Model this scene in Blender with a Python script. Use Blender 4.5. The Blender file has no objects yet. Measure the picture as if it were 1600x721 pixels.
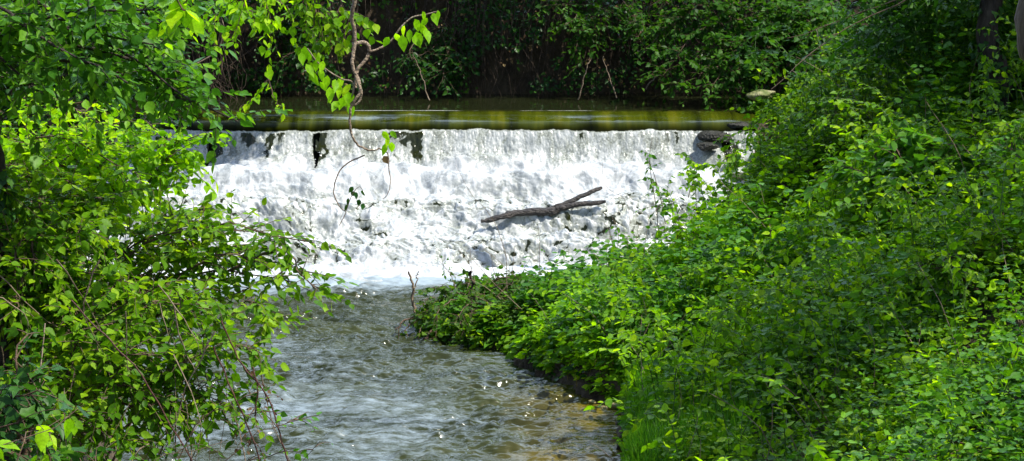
import bpy, math, random
import numpy as np
PI = math.pi
random.seed(7)
RNG = np.random.default_rng(11)
S = bpy.context.scene
COL = S.collection

# ---------------------------------------------------------------- camera, sky, sun, exposure
PITCH = math.radians(9.2); FPX = 2986.0; CAMZ = 5.0
cam_d = bpy.data.cameras.new('camera'); cam = bpy.data.objects.new('camera', cam_d); COL.objects.link(cam)
cam.location = (0, 0, CAMZ); cam.rotation_euler = (PI/2 - PITCH, 0, 0)
cam_d.lens = 36*FPX/1600; cam_d.sensor_width = 36; cam_d.clip_start = .1; cam_d.clip_end = 1000
S.camera = cam
SUN_EL = math.radians(57); SUN_AZ = math.radians(112)     # azimuth from +Y (away from camera), positive = to the right
w = bpy.data.worlds.new('World'); S.world = w; w.use_nodes = True
nt = w.node_tree; bg = nt.nodes['Background']
sk = nt.nodes.new('ShaderNodeTexSky'); sk.sky_type = 'NISHITA'; sk.sun_disc = False
sk.sun_elevation = SUN_EL; sk.sun_rotation = SUN_AZ
tc = nt.nodes.new('ShaderNodeTexCoord'); mpc = nt.nodes.new('ShaderNodeMapping'); mpc.inputs['Scale'].default_value = (1, 1, 2.2); nt.links.new(tc.outputs['Generated'], mpc.inputs[0])
cn = nt.nodes.new('ShaderNodeTexNoise'); cn.inputs['Scale'].default_value = 2.6; cn.inputs['Detail'].default_value = 7; cn.inputs['Roughness'].default_value = .55; nt.links.new(mpc.outputs[0], cn.inputs['Vector'])
cr = nt.nodes.new('ShaderNodeMapRange'); cr.interpolation_type = 'SMOOTHSTEP'; cr.inputs[1].default_value = .44; cr.inputs[2].default_value = .58; nt.links.new(cn.outputs['Fac'], cr.inputs[0])
sx = nt.nodes.new('ShaderNodeSeparateXYZ'); nt.links.new(tc.outputs['Generated'], sx.inputs[0])
cy = nt.nodes.new('ShaderNodeMapRange'); cy.interpolation_type = 'SMOOTHSTEP'; cy.inputs[1].default_value = .15; cy.inputs[2].default_value = .55; nt.links.new(sx.outputs[1], cy.inputs[0])  # added clouds kept to the sky ahead, for brighter water reflections
cz = nt.nodes.new('ShaderNodeMath'); cz.operation = 'MULTIPLY'; nt.links.new(cr.outputs[0], cz.inputs[0]); nt.links.new(cy.outputs[0], cz.inputs[1])
cm = nt.nodes.new('ShaderNodeMix'); cm.data_type = 'RGBA'; nt.links.new(cz.outputs[0], cm.inputs[0]); nt.links.new(sk.outputs[0], cm.inputs[6]); cm.inputs[7].default_value = (13.5, 17.0, 23, 1)
nt.links.new(cm.outputs[2], bg.inputs[0]); bg.inputs[1].default_value = 0.15
sd = bpy.data.lights.new('sun', 'SUN'); sd.energy = 5.0; sd.angle = math.radians(.5); sd.color = (1, .95, .86)
so = bpy.data.objects.new('sun', sd); COL.objects.link(so)
SUNV = np.array([math.cos(SUN_EL)*math.sin(SUN_AZ), math.cos(SUN_EL)*math.cos(SUN_AZ), math.sin(SUN_EL)])
from mathutils import Vector
so.rotation_euler = Vector(SUNV).to_track_quat('Z', 'Y').to_euler(); so.location = (0, 0, 30)
S.view_settings.view_transform = 'Standard'; S.view_settings.look = 'None'
S.view_settings.gamma = 1; S.view_settings.exposure = 0.85
S.render.engine = 'CYCLES'
S.cycles.max_bounces = 7; S.cycles.transparent_max_bounces = 4
S.cycles.sample_clamp_indirect = 4

# ---------------------------------------------------------------- helpers
def at(px, py, Y):
    """point at world depth Y seen near photo pixel (px,py): used once to survey the place"""
    u = (px-800)/FPX; v = (360.5-py)/FPX
    c, s = math.cos(PITCH), math.sin(PITCH)
    dy = v*s + c; dz = v*c - s
    return np.array([u/dy*Y, Y, CAMZ + dz/dy*Y])

def hsh(ix, iy, seed):
    a = (ix.astype(np.int64)*374761393 + iy.astype(np.int64)*668265263 + seed*2147483647 + 1013904223) & 0xffffffff
    a = ((a ^ (a >> 13))*1274126177) & 0xffffffff
    a = (a ^ (a >> 16)) & 0xffffffff
    a = (a*2246822519) & 0xffffffff
    return ((a ^ (a >> 15)) & 0xffffff)/float(0xffffff)
def vn(x, y, seed=0):
    x = np.asarray(x, float); y = np.asarray(y, float)
    ix = np.floor(x); iy = np.floor(y); fx = x-ix; fy = y-iy
    fx = fx*fx*(3-2*fx); fy = fy*fy*(3-2*fy)
    a = hsh(ix, iy, seed); b = hsh(ix+1, iy, seed); c = hsh(ix, iy+1, seed); d = hsh(ix+1, iy+1, seed)
    return (a*(1-fx)+b*fx)*(1-fy)+(c*(1-fx)+d*fx)*fy
def fbm(x, y, seed=0, oct=4, gain=.5):
    t = 0; a = 1; n = 0
    for k in range(oct):
        t = t+a*vn(np.asarray(x)*2**k+17.3*k, np.asarray(y)*2**k-9.1*k, seed+k); n += a; a *= gain
    return t/n
def worley(x, y, seed=0):
    ix = np.floor(x); iy = np.floor(y); d1 = np.full(x.shape, 9.)
    for ox in (-1, 0, 1):
        for oy in (-1, 0, 1):
            cx = ix+ox; cy = iy+oy
            px = cx+hsh(cx, cy, seed); py = cy+hsh(cx, cy, seed+5)
            d1 = np.minimum(d1, np.hypot(px-x, py-y))
    return d1
def sm(a, b, x):
    t = np.clip((np.asarray(x, float)-a)/(b-a), 0, 1); return t*t*(3-2*t)
def nrm(v):
    return v/np.maximum(np.linalg.norm(v, axis=-1, keepdims=True), 1e-9)

def tag(o, label=None, cat=None, group=None, kind=None):
    if label: o['label'] = label
    if cat: o['category'] = cat
    if group: o['group'] = group
    if kind: o['kind'] = kind
    return o
def empty(name, loc):
    o = bpy.data.objects.new(name, None); COL.objects.link(o); o.location = tuple(float(c) for c in loc); o.empty_display_size = .2
    return o
def raw_mesh(name, V, loops, starts, mat, parent=None, attrs=None, smooth=False, origin=None):
    me = bpy.data.meshes.new(name); V = np.asarray(V, np.float32)
    if parent is not None and origin is None: origin = np.array(parent.matrix_world.translation) if False else np.array(parent.location)
    if origin is not None: V = V-np.asarray(origin, np.float32)
    me.vertices.add(len(V)); me.vertices.foreach_set('co', V.ravel())
    me.loops.add(len(loops)); me.loops.foreach_set('vertex_index', np.asarray(loops, np.int32))
    me.polygons.add(len(starts)); me.polygons.foreach_set('loop_start', np.asarray(starts, np.int32))
    me.update(calc_edges=True)
    if smooth: me.polygons.foreach_set('use_smooth', np.ones(len(starts), bool))
    for k, a in (attrs or {}).items():
        at_ = me.attributes.new(k, 'FLOAT', 'POINT'); at_.data.foreach_set('value', np.asarray(a, np.float32))
    me.materials.append(mat)
    o = bpy.data.objects.new(name, me); COL.objects.link(o)
    if parent is not None: o.parent = parent
    elif origin is not None: o.location = tuple(float(c) for c in origin)
    return o
def grid_mesh(name, X, Y, Z, mat, attrs=None, keep=None, parent=None, origin=None):
    n, m = X.shape
    V = np.stack([X, Y, Z], -1).reshape(-1, 3)
    i = np.arange(n*m).reshape(n, m)
    q = np.stack([i[:-1, :-1], i[:-1, 1:], i[1:, 1:], i[1:, :-1]], -1).reshape(-1, 4)
    if keep is not None:
        k = (keep[:-1, :-1] & keep[1:, 1:] & keep[1:, :-1] & keep[:-1, 1:]).reshape(-1); q = q[k]
    return raw_mesh(name, V, q.ravel(), np.arange(len(q))*4, mat, parent, {a: b.ravel() for a, b in (attrs or {}).items()}, True, origin)

# ---------------------------------------------------------------- materials
def new_mat(name):
    m = bpy.data.materials.new(name); m.use_nodes = True; t = m.node_tree
    return m, t, t.nodes['Principled BSDF'], t.nodes['Material Output']
def ramp(t, stops, fac):
    r = t.nodes.new('ShaderNodeValToRGB'); e = r.color_ramp.elements
    while len(e) < len(stops): e.new(.5)
    for k, (p, c) in enumerate(stops):
        e[k].position = p; e[k].color = (*c, 1)
    t.links.new(fac, r.inputs[0]); return r.outputs[0]
def leaf_mat(name, c0, c1, c2, trans=.42, tcol=(2.2, 2.1, .9), rough=.5, spec=.14):
    m, t, p, out = new_mat(name)
    a = t.nodes.new('ShaderNodeAttribute'); a.attribute_name = 'rnd'
    col = ramp(t, [(0, c0), (.55, c1), (1, c2)], a.outputs['Fac'])
    n = t.nodes.new('ShaderNodeTexNoise'); n.inputs['Scale'].default_value = 60; n.inputs['Detail'].default_value = 2
    g = t.nodes.new('ShaderNodeNewGeometry'); t.links.new(g.outputs['Position'], n.inputs['Vector'])
    mm = t.nodes.new('ShaderNodeMix'); mm.data_type = 'RGBA'; mm.blend_type = 'MULTIPLY'; mm.inputs[0].default_value = .6
    mr = t.nodes.new('ShaderNodeMapRange'); t.links.new(n.outputs['Fac'], mr.inputs[0]); mr.inputs[1].default_value = .3; mr.inputs[2].default_value = .7; mr.inputs[3].default_value = .6; mr.inputs[4].default_value = 1.25
    t.links.new(col, mm.inputs[6]); t.links.new(mr.outputs[0], mm.inputs[7])
    t.links.new(mm.outputs[2], p.inputs['Base Color'])
    p.inputs['Roughness'].default_value = rough; p.inputs['Specular IOR Level'].default_value = spec
    tr = t.nodes.new('ShaderNodeBsdfTranslucent')
    tm = t.nodes.new('ShaderNodeMix'); tm.data_type = 'RGBA'; tm.blend_type = 'MULTIPLY'; tm.inputs[0].default_value = 1
    t.links.new(mm.outputs[2], tm.inputs[6]); tm.inputs[7].default_value = (*tcol, 1); t.links.new(tm.outputs[2], tr.inputs[0])
    mx = t.nodes.new('ShaderNodeMixShader'); mx.inputs[0].default_value = trans
    t.links.new(p.outputs[0], mx.inputs[1]); t.links.new(tr.outputs[0], mx.inputs[2]); t.links.new(mx.outputs[0], out.inputs[0])
    return m
def rough_mat(name, cols, scale=6, rough=.8, bump=.5, detail=6, stretch=(1, 1, 1), spec=.3, bscale=None):
    m, t, p, out = new_mat(name)
    g = t.nodes.new('ShaderNodeNewGeometry'); mp = t.nodes.new('ShaderNodeMapping'); mp.inputs['Scale'].default_value = stretch
    t.links.new(g.outputs['Position'], mp.inputs[0])
    n = t.nodes.new('ShaderNodeTexNoise'); n.inputs['Scale'].default_value = scale; n.inputs['Detail'].default_value = detail; n.inputs['Roughness'].default_value = .65
    t.links.new(mp.outputs[0], n.inputs['Vector'])
    k = len(cols); c = ramp(t, [(.3+.4*i/(k-1), cc) for i, cc in enumerate(cols)], n.outputs['Fac'])
    t.links.new(c, p.inputs['Base Color']); p.inputs['Roughness'].default_value = rough; p.inputs['Specular IOR Level'].default_value = spec
    n2 = t.nodes.new('ShaderNodeTexNoise'); n2.inputs['Scale'].default_value = bscale or scale*3; n2.inputs['Detail'].default_value = 8
    t.links.new(mp.outputs[0], n2.inputs['Vector'])
    b = t.nodes.new('ShaderNodeBump'); b.inputs['Strength'].default_value = bump; b.inputs['Distance'].default_value = .05
    t.links.new(n2.outputs['Fac'], b.inputs['Height']); t.links.new(b.outputs[0], p.inputs['Normal'])
    return m
M = {}
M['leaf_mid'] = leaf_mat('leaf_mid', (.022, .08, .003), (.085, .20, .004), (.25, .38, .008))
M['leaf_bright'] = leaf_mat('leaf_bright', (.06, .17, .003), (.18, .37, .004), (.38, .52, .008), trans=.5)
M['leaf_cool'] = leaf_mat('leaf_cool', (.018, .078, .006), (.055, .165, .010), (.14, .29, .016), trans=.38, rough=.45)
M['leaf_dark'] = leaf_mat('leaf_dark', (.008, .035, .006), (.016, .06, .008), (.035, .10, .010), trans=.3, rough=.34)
M['leaf_ivy'] = leaf_mat('leaf_ivy', (.010, .045, .006), (.025, .09, .008), (.06, .15, .012), trans=.3, rough=.45, spec=.2)
M['leaf_dry'] = leaf_mat('leaf_dry', (.05, .028, .012), (.13, .08, .035), (.26, .19, .08), trans=.3, tcol=(1.2, 1, .7), rough=.7)
M['leaf_brown'] = leaf_mat('leaf_olive', (.02, .05, .006), (.04, .105, .008), (.10, .17, .012))
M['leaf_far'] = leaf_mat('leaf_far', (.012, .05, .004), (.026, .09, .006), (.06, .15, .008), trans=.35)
M['grass'] = leaf_mat('grass_blade', (.035, .13, .006), (.07, .21, .008), (.13, .27, .012), trans=.45, rough=.5, spec=.25)
M['dry_grass'] = leaf_mat('dry_grass', (.12, .09, .04), (.22, .17, .07), (.36, .30, .13), trans=.3, tcol=(1.2, 1.1, .8), rough=.8)
M['bark'] = rough_mat('bark', [(.010, .008, .006), (.03, .022, .016), (.07, .055, .04)], 9, .85, .9, stretch=(1, 1, .3))
M['bark_pale'] = rough_mat('bark_pale', [(.05, .035, .025), (.11, .08, .055), (.18, .14, .10)], 9, .85, .8, stretch=(1, 1, .25))
M['twig'] = rough_mat('twig_bark', [(.03, .02, .012), (.08, .05, .03), (.13, .09, .05)], 20, .75, .3)
M['twig_red'] = rough_mat('cane_bark', [(.025, .010, .008), (.06, .022, .016), (.10, .05, .03)], 20, .6, .3)
M['vine'] = rough_mat('vine_bark', [(.12, .085, .055), (.20, .15, .10), (.32, .26, .19)], 30, .75, .6)
M['stem_green'] = rough_mat('green_stem', [(.03, .07, .012), (.06, .12, .02)], 20, .6, .2)
M['root'] = rough_mat('hanging_root', [(.015, .010, .006), (.04, .028, .018), (.10, .07, .045)], 14, .85, .4)
M['dead_stem'] = rough_mat('dead_stem', [(.08, .055, .035), (.16, .12, .08), (.25, .2, .14)], 14, .85, .4)
M['driftwood'] = rough_mat('driftwood', [(.008, .006, .005), (.022, .017, .014), (.07, .055, .045)], 14, .55, 1, stretch=(.35, 1, 1), spec=.5)
M['soil'] = rough_mat('soil', [(.018, .013, .008), (.045, .032, .018), (.085, .062, .035)], 3, .95, 1)
M['rock'] = rough_mat('wet_rock', [(.006, .006, .004), (.018, .018, .013), (.05, .05, .04)], 9, .5, 1, spec=.3)
M['mossy'] = rough_mat('mossy_stone', [(.03, .055, .01), (.11, .13, .04), (.26, .24, .14)], 5, .85, 1)
M['sandy'] = rough_mat('sandy_stone', [(.14, .12, .045), (.27, .22, .09), (.42, .35, .17)], 9, .8, .8)
M['weir'] = rough_mat('weir_stone', [(.003, .005, .001), (.007, .011, .002), (.018, .024, .006)], 5, .6, 1, spec=.2)

# ---------------------------------------------------------------- terrain
RE = np.array([(-30, 1.6), (10, 1.3), (16, .95), (17.6, 1.02), (19.2, 1.12), (20.2, .55), (21.2, .12), (21.9, -.12), (22.3, -.75), (22.8, -1.12), (23.6, -1.2), (24.3, -.7), (25.0, .5), (25.8, 1.5), (27.2, 2.45),
               (28.4, 3.35), (29.4, 3.6), (30.3, 3.85), (31, 3.95), (32, 4.0), (36, 4.4), (60, 5)])
LE = np.array([(-30, -3.0), (12, -3.3), (17, -3.6), (22, -4.6), (27, -6.2), (31, -6.8), (60, -7)])
PR = np.array([(34.5, 1.9), (31.75, 1.9), (31.45, 1.893), (31.2, 1.855), (31.0, 1.775), (30.88, 1.68), (30.8, 1.57), (30.74, 1.42), (30.66, 1.27), (30.5, 1.17), (30.1, 1.05), (29.3, .80), (28.4, .48), (27.6, .17), (27.1, .06), (26.4, .0), (26.0, -.06), (25.5, -.1)])
def level(y): return np.maximum(np.interp(y, PR[::-1, 0], PR[::-1, 1]), 0)
FAR = lambda x: 34.2+.5*fbm(np.asarray(x)*.5, np.asarray(x)*0+3, 5)+.25*fbm(np.asarray(x)*2, np.asarray(x)*0+3, 8)
def rbank(x, y):
    return x-np.interp(y, RE[:, 0], RE[:, 1])-.25*(fbm(y*1.3, y*0+1, 31)-.5)
def ground(x, y):
    x = np.asarray(x, float); y = np.asarray(y, float)
    d = rbank(x, y)
    lv = level(y)
    low = sm(24.5, 26.5, y)                                   # promontory lies lower than the main bank
    up_ = sm(21.5, 24.5, y); d0 = d; d = np.where(d > 0, d/(1+1.2*np.exp(-((y-23.4)/2.2)**4)*np.exp(-((d-.6)/3.)**2)), d)
    rise = (.30-.17*up_)*sm(-.05, .16, d)+.52*np.maximum(d-.05, 0)*((.34-.10*up_)*sm(16, 19, y)+.6*(1-sm(16, 19, y))+(.66*sm(16, 19, y)+.4*(1-sm(16, 19, y)))*sm(.8, 3.8, d))
    nose = np.exp(-((y-23.1)/1.3)**2)*np.clip(1.6-d, 0, 1)
    rise = rise*(1-.35*nose*(d > 0))
    d = d0
    zr = np.where(d > -.05, lv*.96*(1-.7*sm(0, 3.5, d)*sm(31.5, 27, y)) + rise, lv-.3-.15*sm(0, .5, -d))
    dl = np.interp(y, LE[:, 0], LE[:, 1])-x
    zl = lv*(1-.0*dl)+.3*sm(-.05, .3, dl)+.40*np.maximum(dl-.1, 0)
    z = np.where(dl > -.05, np.where(y < 31.2, zl, 1.55), zr)
    fb = y-FAR(x)
    zf = 1.7+2.3*sm(0, .9, fb)+.34*np.maximum(fb-.5, 0)
    zf = np.where(fb > -.3, zf, -9)
    z = np.where(y > 32, np.maximum(np.where((fb <= 0) & (d <= 0), 1.5, z), zf), z)
    z = np.where((dl > -.05) & (y > 31.2) & (fb < 0), 1.5, z)
    z = z+.16*(fbm(x*1.1, y*1.1, 2)-.5)*sm(-.1, .8, np.maximum(np.maximum(d, dl), fb))*(1+.5*(z > 2.5))
    return np.minimum(z, 14)
gx = np.concatenate([np.linspace(-70, -12, 60), np.linspace(-11.9, 12, 400), np.linspace(12.2, 70, 60)])
gy = np.concatenate([np.linspace(-30, 9.8, 40), np.linspace(10, 37, 460), np.linspace(37.3, 120, 80)])
X, Y = np.meshgrid(gx, gy); Z = ground(X, Y)
Z = Z - 0.35*((Y < 31.7) & (rbank(X, Y) < -.05) & (np.interp(Y, LE[:, 0], LE[:, 1])-X < -.05))
tag(grid_mesh('ground', X, Y, Z, M['soil']), kind='structure')

# ---------------------------------------------------------------- water
def water_mat(name, body, foamy=False):
    m, t, p, out = new_mat(name)
    p.inputs['Roughness'].default_value = .06; p.inputs['IOR'].default_value = 1.33; p.inputs['Specular IOR Level'].default_value = .5
    return m, t, p, out
m, t, p, out = water_mat('stream_water', None)
g = t.nodes.new('ShaderNodeNewGeometry')
a = t.nodes.new('ShaderNodeAttribute'); a.attribute_name = 'shallow'
af = t.nodes.new('ShaderNodeAttribute'); af.attribute_name = 'foam_sheen'
mp = t.nodes.new('ShaderNodeMapping'); mp.inputs['Scale'].default_value = (.5, 1.25, 1); t.links.new(g.outputs['Position'], mp.inputs[0])
n = t.nodes.new('ShaderNodeTexNoise'); n.inputs['Scale'].default_value = 1.3; n.inputs['Detail'].default_value = 5; t.links.new(mp.outputs[0], n.inputs['Vector'])
deep = ramp(t, [(.35, (.014, .018, .004)), (.65, (.032, .038, .012))], n.outputs['Fac'])
shal = ramp(t, [(.35, (.045, .038, .004)), (.65, (.14, .10, .010))], n.outputs['Fac'])
mx = t.nodes.new('ShaderNodeMix'); mx.data_type = 'RGBA'; t.links.new(a.outputs['Fac'], mx.inputs[0]); t.links.new(deep, mx.inputs[6]); t.links.new(shal, mx.inputs[7])
n3 = t.nodes.new('ShaderNodeTexNoise'); n3.inputs['Scale'].default_value = 9; n3.inputs['Detail'].default_value = 6; n3.inputs['Roughness'].default_value = .7; t.links.new(mp.outputs[0], n3.inputs['Vector'])
ms = t.nodes.new('ShaderNodeMath'); ms.operation = 'MULTIPLY_ADD'; ms.inputs[1].default_value = 2.2; t.links.new(n3.outputs['Fac'], ms.inputs[0]); t.links.new(af.outputs['Fac'], ms.inputs[2])
fr = t.nodes.new('ShaderNodeMapRange'); fr.inputs[1].default_value = 1.15; fr.inputs[2].default_value = 2.1; t.links.new(ms.outputs[0], fr.inputs[0])
mf = t.nodes.new('ShaderNodeMix'); mf.data_type = 'RGBA'; t.links.new(fr.outputs[0], mf.inputs[0]); t.links.new(mx.outputs[2], mf.inputs[6]); mf.inputs[7].default_value = (.22, .27, .30, 1)
t.links.new(mf.outputs[2], p.inputs['Base Color'])
rr = t.nodes.new('ShaderNodeMapRange'); t.links.new(fr.outputs[0], rr.inputs[0]); rr.inputs[3].default_value = .05; rr.inputs[4].default_value = .6; t.links.new(rr.outputs[0], p.inputs['Roughness'])
n2 = t.nodes.new('ShaderNodeTexNoise'); n2.inputs['Scale'].default_value = 7; n2.inputs['Detail'].default_value = 4; n2.inputs['Distortion'].default_value = .6; t.links.new(mp.outputs[0], n2.inputs['Vector'])
b = t.nodes.new('ShaderNodeBump'); b.inputs['Strength'].default_value = .8; b.inputs['Distance'].default_value = .04
t.links.new(n2.outputs['Fac'], b.inputs['Height']); t.links.new(b.outputs[0], p.inputs['Normal'])
M['stream'] = m
gx = np.linspace(-7.5, 3, 620); gy = np.concatenate([np.linspace(-28, 14, 60), np.linspace(14.02, 26.75, 950)])
X, Y = np.meshgrid(gx, gy)
wob = fbm(X*.7, Y*.7, 40)*1.5
chop = .35+.65*sm(.38, .62, fbm(X*.9+3, Y*1.1, 41))
amp = chop*(1+.6*sm(22, 26, Y))
Z = .17*(fbm(X*1.4+wob, Y*2.4, 42, 3)-.5)+.15*amp*(fbm(X*4+wob, Y*8, 43, 3)-.5)
Z = Z+.04*amp*(1-np.abs(2*fbm(X*6+wob, Y*13, 44, 3)-1))
Z *= sm(26.3, 25, Y)*.5+.5; Z -= .05*sm(26.45, 26.75, Y)
d = -rbank(X, Y)
shallow = np.clip(sm(1.4, .1, d+.7*(fbm(X, Y*1.5, 45)-.5))*sm(20.6, 18.9, Y)*(.6+.8*fbm(X*.8, Y*1.2, 46)), 0, 1)
foam_sheen = .40*sm(24.2, 26.3, Y+1.2*(fbm(X*1.3, Y*1.8, 47, 4)-.5))+.65*sm(25.3, 26.4, Y+.4*(fbm(X*3, Y*4, 147, 3)-.5))+.02+.42*(fbm(X*.7, Y*1.6, 48, 4)-.5)*2-.55*sm(2.2, .5, d+.9*(fbm(X*.8, Y*1.1, 148, 3)-.5))*sm(24.5, 23, Y)-.42*sm(23.0, 23.8, Y+.8*(fbm(X*.9, Y*2, 149, 3)-.5))*sm(25.5, 24.8, Y+.8*(fbm(X*.9, Y*2, 149, 3)-.5))+.14*sm(23.4, 21.5, Y)*sm(1.2, 2.4, d)  # froth near the foot, plus pale and dark sky-reflection patches painted in
tag(grid_mesh('water', X, Y, Z, M['stream'], {'shallow': shallow, 'foam_sheen': foam_sheen}), kind='structure')

m, t, p, out = water_mat('pool_water', None)
g = t.nodes.new('ShaderNodeNewGeometry'); mp = t.nodes.new('ShaderNodeMapping'); mp.inputs['Scale'].default_value = (.35, 1, 1); t.links.new(g.outputs['Position'], mp.inputs[0])
n = t.nodes.new('ShaderNodeTexNoise'); n.inputs['Scale'].default_value = 4; n.inputs['Detail'].default_value = 3; t.links.new(mp.outputs[0], n.inputs['Vector'])
b = t.nodes.new('ShaderNodeBump'); b.inputs['Strength'].default_value = .12; b.inputs['Distance'].default_value = .03; t.links.new(n.outputs['Fac'], b.inputs['Height']); t.links.new(b.outputs[0], p.inputs['Normal'])
p.inputs['Base Color'].default_value = (.012, .015, .005, 1); p.inputs['Roughness'].default_value = .05
M['pool'] = m
X, Y = np.meshgrid(np.linspace(-40, 6, 300), np.linspace(31.754, 38, 60))
Z = 1.9+.006*(fbm(X*1.5, Y*4, 50, 3)-.5)*sm(31.75, 32.2, Y)
tag(grid_mesh('water', X, Y, Z, M['pool']), kind='structure')

# cascade: smooth green lip, curtain, boiling slope, foot
NX, NT = 1150, 620
pr = PR[1:]; seg = np.r_[0, np.cumsum(np.hypot(np.diff(pr[:, 0]), np.diff(pr[:, 1])))]
T = np.linspace(0, seg[-1], NT); py_ = np.interp(T, seg, pr[:, 0]); pz_ = np.interp(T, seg, pr[:, 1])
ker = np.ones(15)/15
def smooth1(a): return np.r_[a[:7], np.convolve(a, ker, 'valid'), a[-7:]]
py_ = smooth1(py_); pz_ = smooth1(pz_)
ty = np.gradient(py_); tz = np.gradient(pz_); L = np.hypot(ty, tz); ny = tz/L*1.0; nz = -ty/L  # normal of profile (up/outwards)
ny, nz = -np.abs(tz)/L, np.abs(ty)/L
xs = np.linspace(-8.2, 4.8, NX)
X, TT = np.meshgrid(xs, T)
y0 = py_[:, None]+0*X; z0 = pz_[:, None]+0*X
lipT = np.interp(-30.86, -pr[:, 0], seg); curT = np.interp(-30.6, -pr[:, 0], seg); footT = np.interp(-27.35, -pr[:, 0], seg)
lipv = lipT+.08*(fbm(X*2.3, X*0, 60)-.5)+.09*(fbm(X*5, TT*3, 61, 5, .7)-.5)
fo = sm(lipv, lipv+.05, TT)                       # 0 on the green lip, 1 on broken water
cur = fo*sm(curT+.25, curT-.02, TT+.3*(fbm(X*1.6, X*0, 190, 4)-.5))
slope = sm(curT-.12, curT+.30, TT+.35*(fbm(X*1.6, X*0, 190, 4)-.5))
calm = sm(footT-.25, footT+.35, TT)
wx = X+.25*(fbm(X*1.3, TT*1.3, 62)-.5); wt = TT+.45*(fbm(X*1.7, TT*1.5, 63)-.5)
big = fbm(wx*1.1, wt*1.5, 64, 3)-.5
mid = 1-np.abs(2*fbm(wx*3.4, wt*3.6, 65, 4)-1)
W1 = worley(wx*5.2, wt*5.8, 66); W2 = worley(wx*11+3, wt*13, 67); W3 = worley(wx*24+3, wt*27, 68)
fine = fbm(wx*13, wt*10, 69, 3)-.5
lower = sm(curT+.6, curT+1.9, TT+.9*(fbm(X*1.3, TT*1.3, 199)-.5))                 # more broken, pocked, further down
rid = 1-np.abs(2*fbm(wx*2.1+.8*big, wt*3.2, 165, 5, .6)-1)
bil = np.abs(2*fbm(wx*4.6+1.2*big, wt*6.0, 166, 4, .6)-1)
disp = slope*(1-.85*calm)*(.26*big+(.06+.06*lower)*(rid-.7)+.06*(1-np.abs(2*fbm(wx*1.2, wt*4.4, 223, 4)-1)-.7)+.075*(bil-.25)*(.15+.95*lower)+.022*fine*(.2+.8*lower)+.13*np.sin(5.6*wt+3.5*fbm(X*.6, TT*.4, 201)))
disp += fo*.02*(fbm(X*1.1, TT*2, 70)-.5)
disp += .34*np.maximum(fbm(X*2.0+.3*wt, TT*2.2, 220, 4, .55)-.42, 0)*np.exp(-((TT-curT-.10)/.30)**2)*fo
disp += cur*(.045*(fbm(X*7, TT*1.5, 71, 4)-.5)+.018*(fbm(X*24, TT*4, 72, 2)-.5)+.015*(fbm(X*50, TT*20, 73, 2)-.5))
disp += (1-fo)*.008*(fbm(X*2.5, TT*5, 74, 3)-.5)*sm(.0, .1, TT)
disp += .012*calm*(fbm(X*4, TT*8, 75, 3)-.5)
lx = np.linspace(-.52, 1.35, 9)
for k_, q_ in enumerate(lx):
    ly_ = 28.86+.06*k_/8 if k_ < 6 else 28.95+.1*(k_-5)/3
    disp += .05*np.exp(-(((X-q_)/.16)**2+((y0-ly_-.16)/.10)**2))*(.5+fbm(X*6, TT*6, 230))
YY = y0+ny[:, None]*disp; ZZ = z0+nz[:, None]*disp
XX = X+.03*slope*(1-calm)*(fbm(X*12, TT*12, 76)-.5)
# foam density: broken water everywhere, thinner and stone-dark in hollows and where the sheet tears
tear = .25*sm(.56, .72, fbm(X*2.1, TT*.4, 80, 3))*sm(curT+.35, curT-.2, TT)*fo*(.4+1.0*fbm(X*14, TT*2, 180, 3))
for px, wd in ((-4.85, .14), (-3.15, .13), (-1.55, .07), (3.45, .12)):
    tear = np.maximum(tear, fo*np.exp(-((X-px+.06*(fbm(X*0, TT*8, 81)-.5))/wd)**2)*sm(curT+.50, curT-.1, TT+.6*(fbm(X*3, X*0, 211)-.5))*(.25+1.15*fbm(X*13, TT*2.5, 82, 3)))
pock = sm(.36, .12, bil+.25*(fbm(wx*9, wt*9, 83)-.5)+.25*W1*0)*lower*(1-calm)
pock2 = sm(.60, .95, W2+.45*fbm(wx*4, wt*5, 84)-.10)*slope*(1-calm)*(.05+.95*lower)
streak = cur*(.36+.6*sm(.34, .66, fbm(X*6+2*fbm(X, TT*3, 222), TT*2.2, 85, 5, .6)))
dens = fo*(1-np.clip(.8*pock*(.55+.6*sm(.4, .6, fbm(X*1.9, TT*1.9, 86)))+.45*pock2+tear+streak, 0, 1))
dens *= 1-.6*sm(footT+.55, footT+1.25, TT+.35*(fbm(X*1.6, TT*2, 87)-.5)+.1*fbm(X*7, TT*14, 88))
glint = .5*sm(.54, .62, fbm(X*.5, X*0, 191)+.12*(fbm(X*7, TT*20, 192)-.5))*np.exp(-((TT-.12-.05*fbm(X*1.2, X*0, 193))/.02)**2)*sm(2., .5, X)  # bright sky glint painted along the lip as a thin white line
dens = np.maximum(dens, glint)
keep = (tear+.9*(fbm(X*16, TT*2.2, 210, 4, .6)-.5) < .84)
hang = (.5*sm(.05, .35, TT)+.5*sm(.70, .98, TT+.16*(fbm(X*3, X*0, 202, 3)-.5)))*(1-fo)               # mossier green where the sheet bends over, darkened towards its lower edge
m, t, p, out = water_mat('cascade_water', None)
fa = t.nodes.new('ShaderNodeAttribute'); fa.attribute_name = 'foam_sheen'
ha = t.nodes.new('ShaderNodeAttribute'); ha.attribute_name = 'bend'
g = t.nodes.new('ShaderNodeNewGeometry')
mp = t.nodes.new('ShaderNodeMapping'); mp.inputs['Scale'].default_value = (1.6, .10, .10); t.links.new(g.outputs['Position'], mp.inputs[0])
n = t.nodes.new('ShaderNodeTexNoise'); n.inputs['Scale'].default_value = 2.2; n.inputs['Detail'].default_value = 6; n.inputs['Roughness'].default_value = .65; t.links.new(mp.outputs[0], n.inputs['Vector'])
green = ramp(t, [(.34, (.008, .011, .001)), (.54, (.036, .046, .002)), (.74, (.085, .085, .004))], n.outputs['Fac'])
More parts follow.
